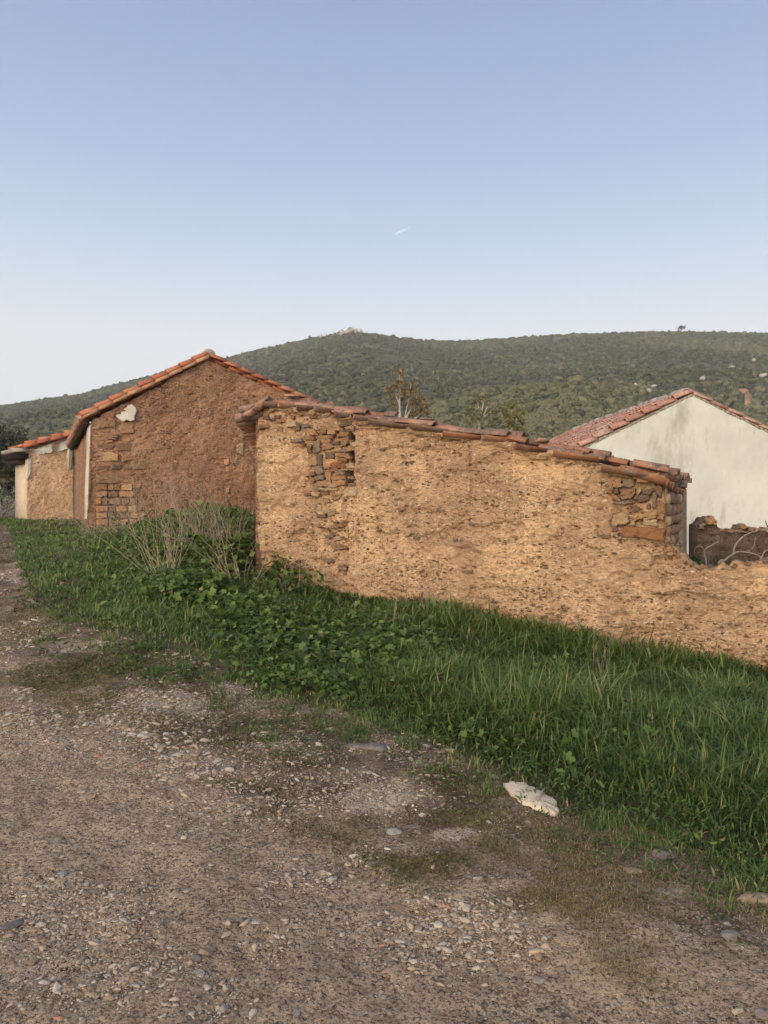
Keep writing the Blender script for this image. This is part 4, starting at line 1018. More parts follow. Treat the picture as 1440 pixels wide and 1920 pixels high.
def build_dry():
    M['straw'] = plain_mat('straw', (.54, .44, .31), (.36, .28, .2), 20, .8, .1)
    M['dead'] = plain_mat('dead', (.40, .32, .25), (.26, .2, .16), 20, .85, .1)
    def clump(px, py, n, h, spread, lean, label, mat='straw', r=.004, Y=None, fork=.5, name='dry_weed'):
        b = gp(px, py) if Y is None else at(px, py, Y)
        root = empty(name, tuple(b), label, 'dry weed'); mb = MB(); k = max(1., b[1] / 6)
        r = r * .38
        for i in range(int(n * 1.25)):
            hh = h * rng.uniform(.5, 1.6); az = rng.uniform(0, 2 * math.pi); sp = abs(rng.normal(0, spread))
            o = b + np.array([rng.normal(0, .05 + .1 * spread), rng.normal(0, .06), -.03])
            tip = o + np.array([math.cos(az) * sp * 1.5 + lean, math.sin(az) * sp * .6, 1.]) * hh * np.array([1, 1, 1 / math.sqrt(1 + (sp + abs(lean)) ** 2)])
            mid = (o + tip) / 2 + np.array([rng.normal(0, .05), rng.normal(0, .05), .06]) * hh
            ln = smooth_line([o, mid, (mid + tip) / 2 + rng.normal(0, .035, 3) * hh, tip + rng.normal(0, .04, 3) * hh], 9); V, F = tube(ln, r * k * rng.uniform(.6, 1.1), r * k * .35, 3); mb.add(V, F)
            for _ in range(rng.poisson(fork * 3)):
                j = rng.integers(3, 6); dv = np.array([rng.normal(0, .5), rng.normal(0, .4), rng.uniform(.3, 1)]) * hh * rng.uniform(.1, .28)
                V, F = tube(smooth_line([ln[j], ln[j] + dv * .6, ln[j] + dv + np.array([0, 0, -.02])], 4), r * k * .45, r * k * .25, 3); mb.add(V, F)
        mb.build('stem', M[mat], root)
    clump(312, 1092, 34, .95, .42, -.12, 'big pale dry weed fanning from the mallow patch, its longest straws reaching left', 'straw', .0042)
    clump(372, 1040, 46, 1.0, .5, -.22, 'thick grey-brown tangle of dead stems between mallow patch and ruin corner', 'dead', .0038)
    clump(432, 1065, 50, .95, .38, -.28, 'dense greyish bundle of dead stems leaning left just beside the ruin corner', 'dead', .0038)
    clump(455, 1110, 26, .62, .38, -.3, 'pale dry straws leaning away from the foot of the ruin corner', 'straw', .0038)
    clump(256, 1000, 30, 1.05, .35, .05, 'tall thin tan dry weed standing before the stone corner of the reddish house', 'straw', .003)
    clump(325, 1000, 26, 1.0, .4, .0, 'tall sparse brown dry weed before the middle of the reddish gable', 'dead', .003)
    clump(168, 1010, 26, .6, .5, -.05, 'low reddish dry weed at the foot of the house corner', 'dead', .003)
    clump(212, 1005, 40, .5, .5, .0, 'bushy brown dry weed under the stone quoin of the reddish house', 'dead', .003)
    clump(118, 985, 26, .5, .6, .1, 'thin dry weed in front of the small yellowish lean-to', 'dead', .0028)
    clump(545, 1115, 12, .45, .35, -.1, 'few thin straws leaning on the foot of the ruin wall near its corner', 'straw', .003)
    clump(1128, 1300, 9, .52, .1, -.05, 'upright tuft of yellow straws rising from the tall grass at right', 'straw', .0032, fork=.1)
    clump(735, 1195, 6, .5, .14, .1, 'handful of pale straws above the big mallow patch', 'straw', .003, fork=.1)
    clump(870, 1215, 4, .3, .5, .4, 'two or three bent straws in the grass right of the mallow patch', 'straw', .003, fork=.1)
    clump(1190, 1240, 5, .5, .1, .02, 'few very thin brown stems against the foot of the low wall', 'dead', .0022, fork=.3)
    clump(1000, 1170, 6, .45, .15, .05, 'faint brown stems in the grass under the middle of the ruin wall', 'dead', .002, fork=.2)

def branchy(mb, lines, k=1.):
    for pts, r0, r1 in lines:
        V, F = tube(smooth_line(pts, 16), r0 * k, r1 * k, 6); mb.add(V, F)

def build_fig():
    M['fig_bark'] = plain_mat('fig_bark', (.42, .38, .32), (.22, .19, .16), 22, .9, .6)
    M['twig'] = plain_mat('twig', (.1, .07, .055), (.17, .13, .1), 12, .8)
    Y = 10.6; q = lambda a, b, dy=0: at(1180 + a / 5.538, 880 + b / 5.538, Y + dy)
    root = empty('bare_fig_tree', tuple(at(1360, 1100, Y)), 'leafless tree with pale curved branches rising behind the low wall', 'tree')
    low = lambda p: p + np.array([.02, .0, -1.0])
    mb = MB()
    L = []
    L.append(([low(q(905, 1100)), q(925, 1025), q(985, 950), q(1060, 890), q(1130, 857), q(1230, 862), q(1330, 890)], .028, .012))
    L.append(([q(1080, 880), q(1098, 790, .1), q(1180, 700, .2), q(1270, 655, .2), q(1340, 640, .1), q(1445, 600)], .017, .009))
    L.append(([low(q(815, 1100)), q(800, 1020), q(780, 900), q(785, 835), q(850, 790), q(932, 745)], .019, .009))
    L.append(([q(785, 835), q(722, 796, -.1), q(680, 832, -.1), q(675, 905)], .012, .007))
    L.append(([low(q(1340, 1100)), q(1360, 1000), q(1380, 910), q(1400, 860), q(1445, 832), q(1500, 820)], .018, .01))
    L.append(([q(930, 745), q(905, 720)], .009, .005)); L.append(([q(1330, 890), q(1400, 930), q(1460, 935)], .012, .006))
    L.append(([q(1230, 862), q(1290, 800), q(1310, 700)], .008, .004))
    branchy(mb, L, .72); mb.build('branch', M['fig_bark'], root, True)
    mb = MB()
    L = [([low(q(850, 1100)), q(855, 1000), q(870, 900), q(895, 752)], .009, .005), ([q(1075, 1010), q(1055, 880), q(1050, 700)], .011, .006), ([q(1085, 888), q(1110, 920), q(1150, 985)], .007, .004),
         ([q(1230, 790), q(1270, 840), q(1320, 870)], .006, .004), ([q(1440, 600), q(1425, 570), q(1412, 530)], .009, .005), ([q(1345, 640), q(1385, 600)], .006, .004), ([q(675, 850), q(632, 845)], .005, .003), ([q(1370, 760), q(1440, 840)], .006, .004), ([q(1150, 985), q(1145, 890), q(1100, 870)], .005, .003)]
    branchy(mb, L); mb.build('twig', M['twig'], root, True)
    P = np.array([q(rng.uniform(625, 730), rng.uniform(915, 1000), rng.uniform(-.2, .2)) for _ in range(60)])
    M['ivy'] = leaf_mat('ivy', [(.02, .035, .014), (.04, .08, .025), (.06, .1, .03)], .25)
    V, F, t = leaves(P, rng.uniform(.02, .05, 60), rng.random(60), 1.4)
    mk('leaf', V, [F], M['ivy'], root, True, {'tint': t})
    root = empty('dead_shrub', tuple(at(1262, 1080, 8.6)), 'few dark bare twigs poking up behind the broken end of the ruin wall', 'shrub')
    mb = MB(); q2 = lambda a, b: at(1180 + a / 5.538, 880 + b / 5.538, 8.5); lw = lambda p: p + np.array([-.02, 0, -.35])
    branchy(mb, [([lw(q2(410, 830)), q2(415, 800), q2(440, 740), q2(498, 628)], .009, .004), ([q2(438, 745), q2(424, 690)], .006, .004), ([lw(q2(460, 910)), q2(470, 885), q2(545, 775)], .008, .004),
                 ([q2(495, 900), q2(510, 850)], .006, .003), ([lw(q2(350, 720)), q2(365, 690), q2(398, 628)], .008, .004), ([q2(370, 680), q2(392, 725)], .005, .003), ([lw(q2(590, 970)), q2(597, 950), q2(620, 885)], .005, .003)])
    mb.build('twig', M['twig'], root, True)

def crown(blobs, Y, n, size, tintm, spread=.2, ydepth=1.):
    """leaf clumps: blobs (px, py, rx, ry) at depth Y"""
    Ps = []; ts = []
    for bx_, by_, rx, ry in blobs:
        c = at(bx_, by_, Y); sx, sz = rx / FPX * Y, ry / FPX * Y
        m = max(6, int(n * rx * ry / 900)); nc = max(3, m // 26)
        dirs = rng.normal(0, 1, (nc, 3)); dirs /= np.linalg.norm(dirs, axis=1)[:, None]
        cc = c + dirs * (rng.random((nc, 1)) ** .45) * np.array([sx, sx * ydepth, sz])
        ct = rng.normal(tintm, .16, nc)
        k = rng.integers(0, nc, m)
        Ps.append(cc[k] + rng.normal(0, 1, (m, 3)) * np.array([sx, sx, sz]) * spread); ts.append(ct[k] + rng.normal(0, .1, m))
    P = np.concatenate(Ps); t = np.clip(np.concatenate(ts), 0, 1); n = len(P)
    az = rng.normal(0, 1, (n, 3)); az /= np.linalg.norm(az, axis=1)[:, None]; b = np.cross(az, rng.normal(0, 1, (n, 3))); b /= np.linalg.norm(b, axis=1)[:, None]
    s = size * rng.uniform(.5, 1.4, (n, 1))
    V = np.stack([P - az * s, P - b * s * .5, P + az * s, P + b * s * .5], 1)
    F = (np.arange(n)[:, None] * 4 + np.arange(4)[None])
    return V.reshape(-1, 3), F, np.repeat(t, 4)

def build_trees():
    M['gum'] = leaf_mat('gum', [(.15, .125, .065), (.22, .18, .095), (.3, .235, .125), (.36, .25, .13)], .3, .7, .2)
    M['pale_leaf'] = leaf_mat('pale_leaf', [(.13, .135, .07), (.21, .215, .11), (.3, .29, .15)], .3, .7, .2)
    M['yellow_leaf'] = leaf_mat('yellow_leaf', [(.13, .13, .045), (.2, .195, .065), (.28, .26, .09)], .3, .7, .2)
    M['oak'] = leaf_mat('oak', [(.03, .036, .018), (.055, .064, .03), (.09, .1, .048)], .15, .7, .2)
    M['olive'] = leaf_mat('olive', [(.16, .175, .115), (.25, .27, .185), (.33, .35, .25)], .25, .7, .2)
    M['greydry'] = leaf_mat('greydry', [(.2, .175, .16), (.31, .28, .25), (.42, .38, .34)], .2, .9, .1)
    M['pale_bark'] = plain_mat('pale_bark', (.46, .42, .36), (.3, .26, .21), 2, .8)
    M['dark_bark'] = plain_mat('dark_bark', (.1, .08, .06), (.16, .13, .1), 3, .9)
    def tree(name, label, cat, Y, blobs, n, size, tint, mat, trunks, bark, foot, tm=.5, spread=.2):
        z0 = ground_z(U(foot) * Y, Y, False) - .2
        b = np.array([U(foot) * Y, Y, float(z0)])
        root = empty(name, tuple(b), label, cat)
        V, F, t = crown(blobs, Y, n, size, tm, spread); mk('crown', V, [F], M[mat], root, False, {'tint': t})
        mb = MB()
        for pts, r0, r1 in trunks:
            P = [b if p is None else at(p[0], p[1], Y + (p[2] if len(p) > 2 else 0)) for p in pts]
            V, F = tube(smooth_line(P, 14), r0, r1, 6); mb.add(V, F)
        mb.build('trunk', M[bark], root, True)
    z = lambda a, b: (560 + a / 2.88, 580 + b / 2.88)
    Y = 60
    tree('eucalyptus_tree', 'slender tree with a white trunk and thin rusty brown crown beyond the ruin roof', 'tree', Y,
         [(*z(560, 390), 17, 16), (*z(505, 430), 12, 14), (*z(610, 430), 13, 16), (*z(685, 520), 15, 13), (*z(600, 500), 16, 15), (*z(500, 510), 9, 13), (*z(640, 570), 22, 12), (*z(545, 350), 7, 8), (*z(575, 450), 14, 18), (*z(650, 470), 11, 12), (*z(560, 660), 24, 20), (*z(600, 760), 26, 24)], 620, .14, .5, 'gum',
         [([None, z(547, 640), z(546, 560), z(545, 480), z(545, 350)], .17, .04), ([z(560, 640), z(575, 580), z(590, 500), z(607, 405)], .09, .03), ([z(575, 600), z(600, 550), z(640, 510)], .11, .03), ([z(546, 510), z(525, 470)], .08, .03), ([z(546, 470), z(565, 430)], .06, .02), ([z(620, 600), z(660, 560)], .1, .03)], 'pale_bark', 749, .5, .24)
    tree('grey_leaved_tree', 'rounded grey-green tree with pale fanning limbs just beyond the roof, beside the yellowish one', 'tree', 62,
         [(*z(1000, 490), 26, 13), (*z(930, 545), 17, 18), (*z(1040, 530), 18, 14), (*z(985, 560), 26, 12), (*z(950, 605), 26, 14), (*z(1040, 590), 20, 12), (*z(985, 465), 14, 6), (*z(990, 680), 26, 22), (*z(1000, 780), 26, 24)], 560, .13, .5, 'pale_leaf',
         [([None, z(975, 640), z(985, 570), z(1000, 500)], .16, .05), ([z(980, 600), z(1010, 550), z(1030, 490)], .12, .04), ([z(980, 600), z(975, 550), z(965, 500)], .12, .04), ([z(985, 590), z(1030, 560), z(1060, 530)], .1, .03), ([z(985, 560), z(995, 520), z(985, 480)], .08, .03)], 'pale_bark', 898, .5, .2)
    tree('yellow_green_tree', 'bushy yellow-green tree at the right of the pair beyond the ruin roof', 'tree', 58,
         [(*z(1150, 560), 17, 18), (*z(1190, 590), 10, 18), (*z(1130, 610), 18, 14), (*z(1145, 515), 7, 8), (*z(1205, 560), 5, 8), (*z(1170, 640), 20, 12), (*z(1160, 720), 24, 24)], 700, .13, .5, 'yellow_leaf',
         [([None, z(1150, 660), z(1150, 590), z(1150, 540)], .14, .04), ([z(1150, 630), z(1180, 590)], .09, .03)], 'pale_bark', 960, .5, .2)
    tree('oak_tree', 'dark evergreen oak at the left edge behind the lean-to eave', 'tree', 46,
         [(8, 828, 24, 18), (30, 850, 20, 20), (0, 870, 26, 24), (28, 895, 22, 26), (-40, 850, 36, 32), (10, 925, 34, 20), (-50, 920, 40, 28)], 900, .13, .4, 'oak',
         [([None, (10, 930), (8, 860), (6, 830)], .25, .06), ([(10, 900), (26, 870), (32, 850)], .12, .04)], 'dark_bark', 8, .45, .22)
    tree('oak_tree', 'broader dark oak on the slope behind the lean-to, above its orange tiles', 'tree', 85,
         [(60, 838, 34, 14), (20, 815, 34, 14), (100, 838, 26, 10), (-20, 806, 40, 16), (0, 850, 60, 26)], 700, .2, .35, 'oak', [([None, (40, 880), (38, 830)], .3, .08)], 'dark_bark', 40, .4, .24)
    tree('olive_shrub', 'pale grey-green rounded shrub at the left edge of the track', 'shrub', 31,
         [(10, 918, 18, 14), (22, 940, 12, 16), (-15, 930, 30, 22), (5, 945, 22, 16)], 520, .05, .5, 'olive', [([None, (6, 965), (8, 925)], .05, .015), ([(6, 965), (18, 940)], .03, .01)], 'dark_bark', 5, .5, .2)
    tree('dry_shrub', 'grey dry brushwood beside the lean-to at the end of the track', 'shrub', 28.5,
         [(18, 968, 16, 22), (0, 968, 24, 24), (-30, 965, 30, 30), (30, 975, 6, 14)], 520, .04, .5, 'greydry', [([None, (10, 975), (20, 935)], .02, .006), ([None, (4, 975), (0, 935)], .02, .006), ([None, (14, 970), (28, 940)], .02, .006)], 'pale_bark', 10, .5, .25)

# ================================================================== HILLS
RIDGE_X = [-1600, -700, -300, 0, 75, 150, 230, 300, 365, 430, 500, 560, 610, 650, 700, 750, 800, 850, 900, 950, 1000, 1100, 1200, 1280, 1360, 1440, 1700, 2200, 3000]
RIDGE_Y = [860, 810, 778, 760, 748, 738, 716, 698, 682, 668, 650, 638, 628, 621, 624, 631, 636, 638, 636, 632, 629, 625, 621, 620, 622, 624, 640, 690, 760]
KN_X = [500, 700, 760, 850, 930, 1000, 1080, 1160, 1220, 1280, 1340, 1400, 1600]
KN_Y = [960, 800, 772, 742, 722, 713, 709, 714, 727, 752, 785, 820, 960]
RY = 720.; KY = 240.
def hill_z(X, Y):
    u = X / np.maximum(Y, 1) * FPX + 720
    zr = EYE + (HOR - np.interp(u, RIDGE_X, RIDGE_Y) ) / FPX * RY - 2.0
    f = np.clip((Y - 80) / (RY - 80), 0, None)
    prof = np.where(f < 1, f ** 1.18, 1 - .5 * (f - 1))
    z = -7 + (zr + 7) * prof
    gul = fbm(X * .006, Y * .006, 0, 4, 201) * 11 + fbm(X * .02, Y * .02, 0, 3, 207) * 3.
    z = z + gul * np.clip(f * 2.5, 0, 1) * np.clip(1 - f, 0, 1) * 1.3
    zk = EYE + (HOR - np.interp(u, KN_X, KN_Y)) / FPX * KY - 1.2
    g = np.clip((Y - 110) / (KY - 110), 0, 1); kz = -7 + (zk + 7) * g ** 1.1 - np.clip(Y - KY, 0, None) * .9
    return np.maximum(z, np.where(Y > 100, kz, -99)), kz > z

def build_hills():
    us = np.concatenate([np.linspace(-2.2, -.75, 40), np.linspace(-.74, .74, 420), np.linspace(.75, 2.2, 40)])
    Ys = np.concatenate([np.linspace(38, 78, 8), np.geomspace(80, 1150, 190)])
    Yg, Ug = np.meshgrid(Ys, us, indexing='ij'); Xg = Yg * Ug
    Z, k = hill_z(Xg, Yg); Z = np.where(Yg < 80, -7 - (80 - Yg) * .02, Z)
    n = len(us); i = np.arange(len(Ys) - 1)[:, None]; j = np.arange(n - 1)[None]
    F = np.stack([i * n + j, i * n + j + 1, (i + 1) * n + j + 1, (i + 1) * n + j], -1).reshape(-1, 4)
    m, nt, b = new_mat('hill', .95, .05); g = G(nt); p = g.obj()
    c = g.mix(g.ramp(g.noise(p, .05, 6, .7), [(.4, 0), (.62, 1)]), (.085, .09, .045), (.15, .145, .075))
    c = g.mix(g.ramp(g.noise(p, .03, 6, .75), [(.6, 0), (.7, .8)]), c, (.26, .19, .11))
    g.link(c, b.inputs['Base Color'])
    tag(mk('hills', np.stack([Xg, Yg, Z], -1).reshape(-1, 3), [F], m, None, True), 'scrub covered hills', kind='structure')
    # scrub
    M['scrub'] = leaf_mat('scrub', [(.04, .047, .025), (.068, .077, .038), (.105, .112, .055), (.185, .18, .092)], .0, .85, .1)
    ph = (1 + 5 ** .5) / 2
    base = np.array([(-1, ph, 0), (1, ph, 0), (-1, -ph, 0), (1, -ph, 0), (0, -1, ph), (0, 1, ph), (0, -1, -ph), (0, 1, -ph), (ph, 0, -1), (ph, 0, 1), (-ph, 0, -1), (-ph, 0, 1)], float)
    base /= np.linalg.norm(base[0])
    fc = [(0, 11, 5), (0, 5, 1), (0, 1, 7), (0, 7, 10), (0, 10, 11), (1, 5, 9), (5, 11, 4), (11, 10, 2), (10, 7, 6), (7, 1, 8), (3, 9, 4), (3, 4, 2), (3, 2, 6), (3, 6, 8), (3, 8, 9), (4, 9, 5), (2, 4, 11), (6, 2, 10), (8, 6, 7), (9, 8, 1)]
    global ICO0, ICO1
    ICO0 = (base, np.array(fc))
    vs = [tuple(v) for v in base]; cache = {}; f2 = []
    def midp(a, b):
        key = (min(a, b), max(a, b))
        if key not in cache:
            q = (np.array(vs[a]) + np.array(vs[b])); vs.append(tuple(q / np.linalg.norm(q))); cache[key] = len(vs) - 1
        return cache[key]
    for a, b_, c_ in fc:
        x, y, w = midp(a, b_), midp(b_, c_), midp(c_, a); f2 += [(a, x, w), (b_, y, x), (c_, w, y), (x, y, w)]
    ICO1 = (np.array(vs), np.array(f2))
    def scatter(u, Y, rad, tint, sink=.25):
        n = len(u); X = u * Y; Zb, kk = hill_z(X, Y)
        bv, bf = ICO1; nv = len(bv)
        shape = 1 + rng.normal(0, .3, (n, nv))
        sc = np.stack([rad * rng.uniform(.8, 1.25, n), rad * rng.uniform(.8, 1.25, n), rad * rng.uniform(.6, 1.05, n)], -1)
        V = bv[None] * shape[..., None] * sc[:, None] + np.stack([X, Y, Zb + rad * sink], -1)[:, None]
        F = (np.arange(n)[:, None, None] * nv + bf[None]).reshape(-1, 3)
        tv = np.clip(np.repeat(tint, nv) + rng.normal(0, .2, n * nv), 0, 1)
        return V.reshape(-1, 3), F, tv
    n1 = 38000; u = rng.uniform(-.56, .58, n1); Y = 170 + (RY + 25 - 170) * rng.random(n1) ** .62
    cl = fbm(u * Y * .012, Y * .012, 0, 3, 311) + .5 * fbm(u * Y * .004, Y * .006, 0, 3, 321)
    rad = rng.uniform(.65, 2.0, n1) * (.75 + .4 * (Y / RY)) * (1 + .25 * cl) * .82
    keep = (cl + rng.normal(0, .3, n1)) > -.5
    bare = np.zeros(n1, bool)
    for bx_, by_, rx, ry in BARE:
        zz, kk = hill_z(u * Y, Y); px = 720 + u * FPX; py = HOR - (zz - EYE) / Y * FPX
        bare |= ((px - bx_) / rx) ** 2 + ((py - by_) / ry) ** 2 < 1
    keep &= ~bare
    A = scatter(u[keep], Y[keep], rad[keep], np.clip(.42 + .25 * cl[keep] + rng.normal(0, .22, keep.sum()), 0, 1))
    n2 = 34000; u = rng.uniform(-.16, .5, n2); Y = 115 + (KY + 3 - 115) * rng.random(n2) ** .6
    _, kk = hill_z(u * Y, Y); u, Y = u[kk], Y[kk]; n2 = len(u)
    B = scatter(u, Y, rng.uniform(.2, .5, n2), np.clip(rng.normal(1.0, .1, n2), 0, 1))
    nA = len(A[0])
    tag(mk('scrub', np.concatenate([A[0], B[0]]), [np.concatenate([A[1], B[1] + nA])], M['scrub'], None, False, {'tint': np.concatenate([A[2], B[2]])}), 'dense dark green scrub covering the hills', kind='stuff')

BARE = [(1402, 752, 9, 14), (1395, 735, 12, 4), (900, 706, 6, 3), (940, 704, 5, 3), (600, 725, 10, 3), (1190, 678, 5, 4), (1140, 694, 5, 2), (1075, 798, 14, 4), (585, 659, 8, 2), (780, 680, 6, 2)]

def hill_point(px, py, lift=0.):
    u = U(px); Ys = np.geomspace(110, 719, 900); z, _ = hill_z(u * Ys, Ys); v = HOR - (z - EYE) / Ys * FPX
    hit = np.where(v <= py)[0]; i = hit[0] if len(hit) else len(Ys) - 1
    return np.array([u * Ys[i], Ys[i], z[i] + lift])

def rock_mesh(c, size, flat=.6, seed=0, ico=None, rot=None):
    bv, bf = ico or ICO1
    v = bv * (1 + rng.normal(0, .09, (len(bv), 1))); v = v + .12 * rng.normal(0, 1, 3)[None] * np.abs(bv)
    # chop a few planes to give flat facets
    for _ in range(9):
        nrm = rng.normal(0, 1, 3); nrm /= np.linalg.norm(nrm); dd = v @ nrm; lim = rng.uniform(.38, .72); v = v - np.clip(dd - lim, 0, None)[:, None] * nrm
    s = np.asarray(size) if hasattr(size, '__len__') else np.array([size, size * rng.uniform(.6, .95), size * flat])
    v = v * s; a = rng.uniform(0, 6.28) if rot is None else rot; ca, sa = math.cos(a), math.sin(a)
    v = np.stack([v[:, 0] * ca - v[:, 1] * sa, v[:, 0] * sa + v[:, 1] * ca, v[:, 2]], -1)
    return v + np.asarray(c), bf

def build_hill_details():
    M['pale_rock'] = plain_mat('pale_rock', (.55, .5, .43), (.35, .31, .26), .3, .9)
    M['orange_soil'] = plain_mat('orange_soil', (.42, .24, .13), (.34, .19, .1), .15, .95)
    # summit crag: one outcrop of several blocks
    mb = MB()
    for px, py, s in [(602, 632, 2.2), (612, 628, 1.6), (634, 629, 2.6), (642, 624, 2.6), (650, 623, 3.0), (659, 621, 2.6), (668, 621, 2.2), (676, 621, 1.8), (640, 620, 1.8), (655, 617, 2.), (626, 626, 1.7)]:
        c = at(px, py, RY - 12); V, F = rock_mesh(c, (s * 1.7, s, s * 1.25)); mb.add(V, [F])
    tag(mb.build('rocky_crag', M['pale_rock'], None), 'pale rocky crag on the very summit of the hill', 'rock outcrop')
    for px, py, s, lab in [(1193, 728, 1.1, 'small pale rock showing in the scrub left of the white gable peak'), (1226, 731, .9, 'pale flat rock in the scrub nearest left of the white gable peak'), (1217, 738, .9, 'lower small pale rock in the scrub above the red roof'),
                           (1318, 714, 1.3, 'pale rock in the scrub above and right of the white gable peak'), (1374, 693, 1.4, 'pale long rock high in the scrub near the right edge'), (1413, 679, 1.2, 'topmost white rock in the scrub near the right edge'), (1431, 709, 1.2, 'pale rock at the right edge above the orange scar')]:
        c = hill_point(px, py, 1.2); V, F = rock_mesh(c, (s * 1.6, s, s))
        tag(mk('hill_rock', V, [F], M['pale_rock']), lab, 'rock')
    # bare soil scars, laid on the slope
    def scar(px, py, rx, ry, lab):
        n = 18; an = np.linspace(0, 2 * math.pi, n, endpoint=False); c = hill_point(px, py)
        k = 1 + rng.normal(0, .18, n)
        P = np.array([hill_point(px + rx * k[i] * math.cos(a), py + ry * k[i] * math.sin(a), .9) for i, a in enumerate(an)]); cc = hill_point(px, py, 1.3)
        V = np.concatenate([P, [cc], P - np.array([0, 0, 2.5])]); j = np.arange(n); j2 = (j + 1) % n
        o = mk('bare_soil', V, [np.stack([j2, j, 0 * j + n], -1), np.stack([j, j2, n + 1 + j2, n + 1 + j], -1)], M['orange_soil']); tag(o, lab, kind='structure')
    scar(1402, 752, 7, 13, 'orange scar of bare soil on the hill at right'); scar(1394, 736, 10, 3, 'thin bare soil strip'); scar(900, 706, 2.6, 1.4, 'bare soil spot'); scar(940, 704, 2.2, 1.4, 'bare soil spot')
    # lone trees on the skyline
    for px, py, rx, ry, lab in [(1277, 616, 7, 5, 'lone dark tree standing above the skyline above the white house'), (580, 632, 3, 3, 'tiny lone tree on the skyline left of the summit crag')]:
        root = empty('skyline_tree', tuple(at(px, py + 8, RY - 4)), lab, 'tree')
        V, F, t = crown([(px, py, rx, ry), (px - rx * .4, py + 1, rx * .6, ry * .7), (px + rx * .3, py - ry * .5, rx * .6, ry * .6)], RY - 4, 5000, .55, .3, .3); mk('crown', V, [F], M['oak'], root, False, {'tint': t})
        V, F = tube([at(px, py + 10, RY - 4), at(px, py, RY - 4)], .6, .3, 5); mk('trunk', V, F, M['dark_bark'], root)
    # vapour trail, its sunlit brightness put in as emission
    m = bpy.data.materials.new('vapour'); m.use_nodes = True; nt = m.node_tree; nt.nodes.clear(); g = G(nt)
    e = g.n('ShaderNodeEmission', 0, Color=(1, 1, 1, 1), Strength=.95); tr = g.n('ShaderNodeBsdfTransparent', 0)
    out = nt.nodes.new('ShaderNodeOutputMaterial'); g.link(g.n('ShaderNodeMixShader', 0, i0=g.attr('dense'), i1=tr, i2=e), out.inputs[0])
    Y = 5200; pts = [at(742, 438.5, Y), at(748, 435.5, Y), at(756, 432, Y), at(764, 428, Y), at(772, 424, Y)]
    V, F = tube(pts, 3.2, 6.0, 6); tag(mk('vapour_trail', V, F, m, None, True, {'dense': np.repeat([.95, .8, .5, .22, .0], 6)}), 'short white vapour trail in the blue sky', kind='structure')

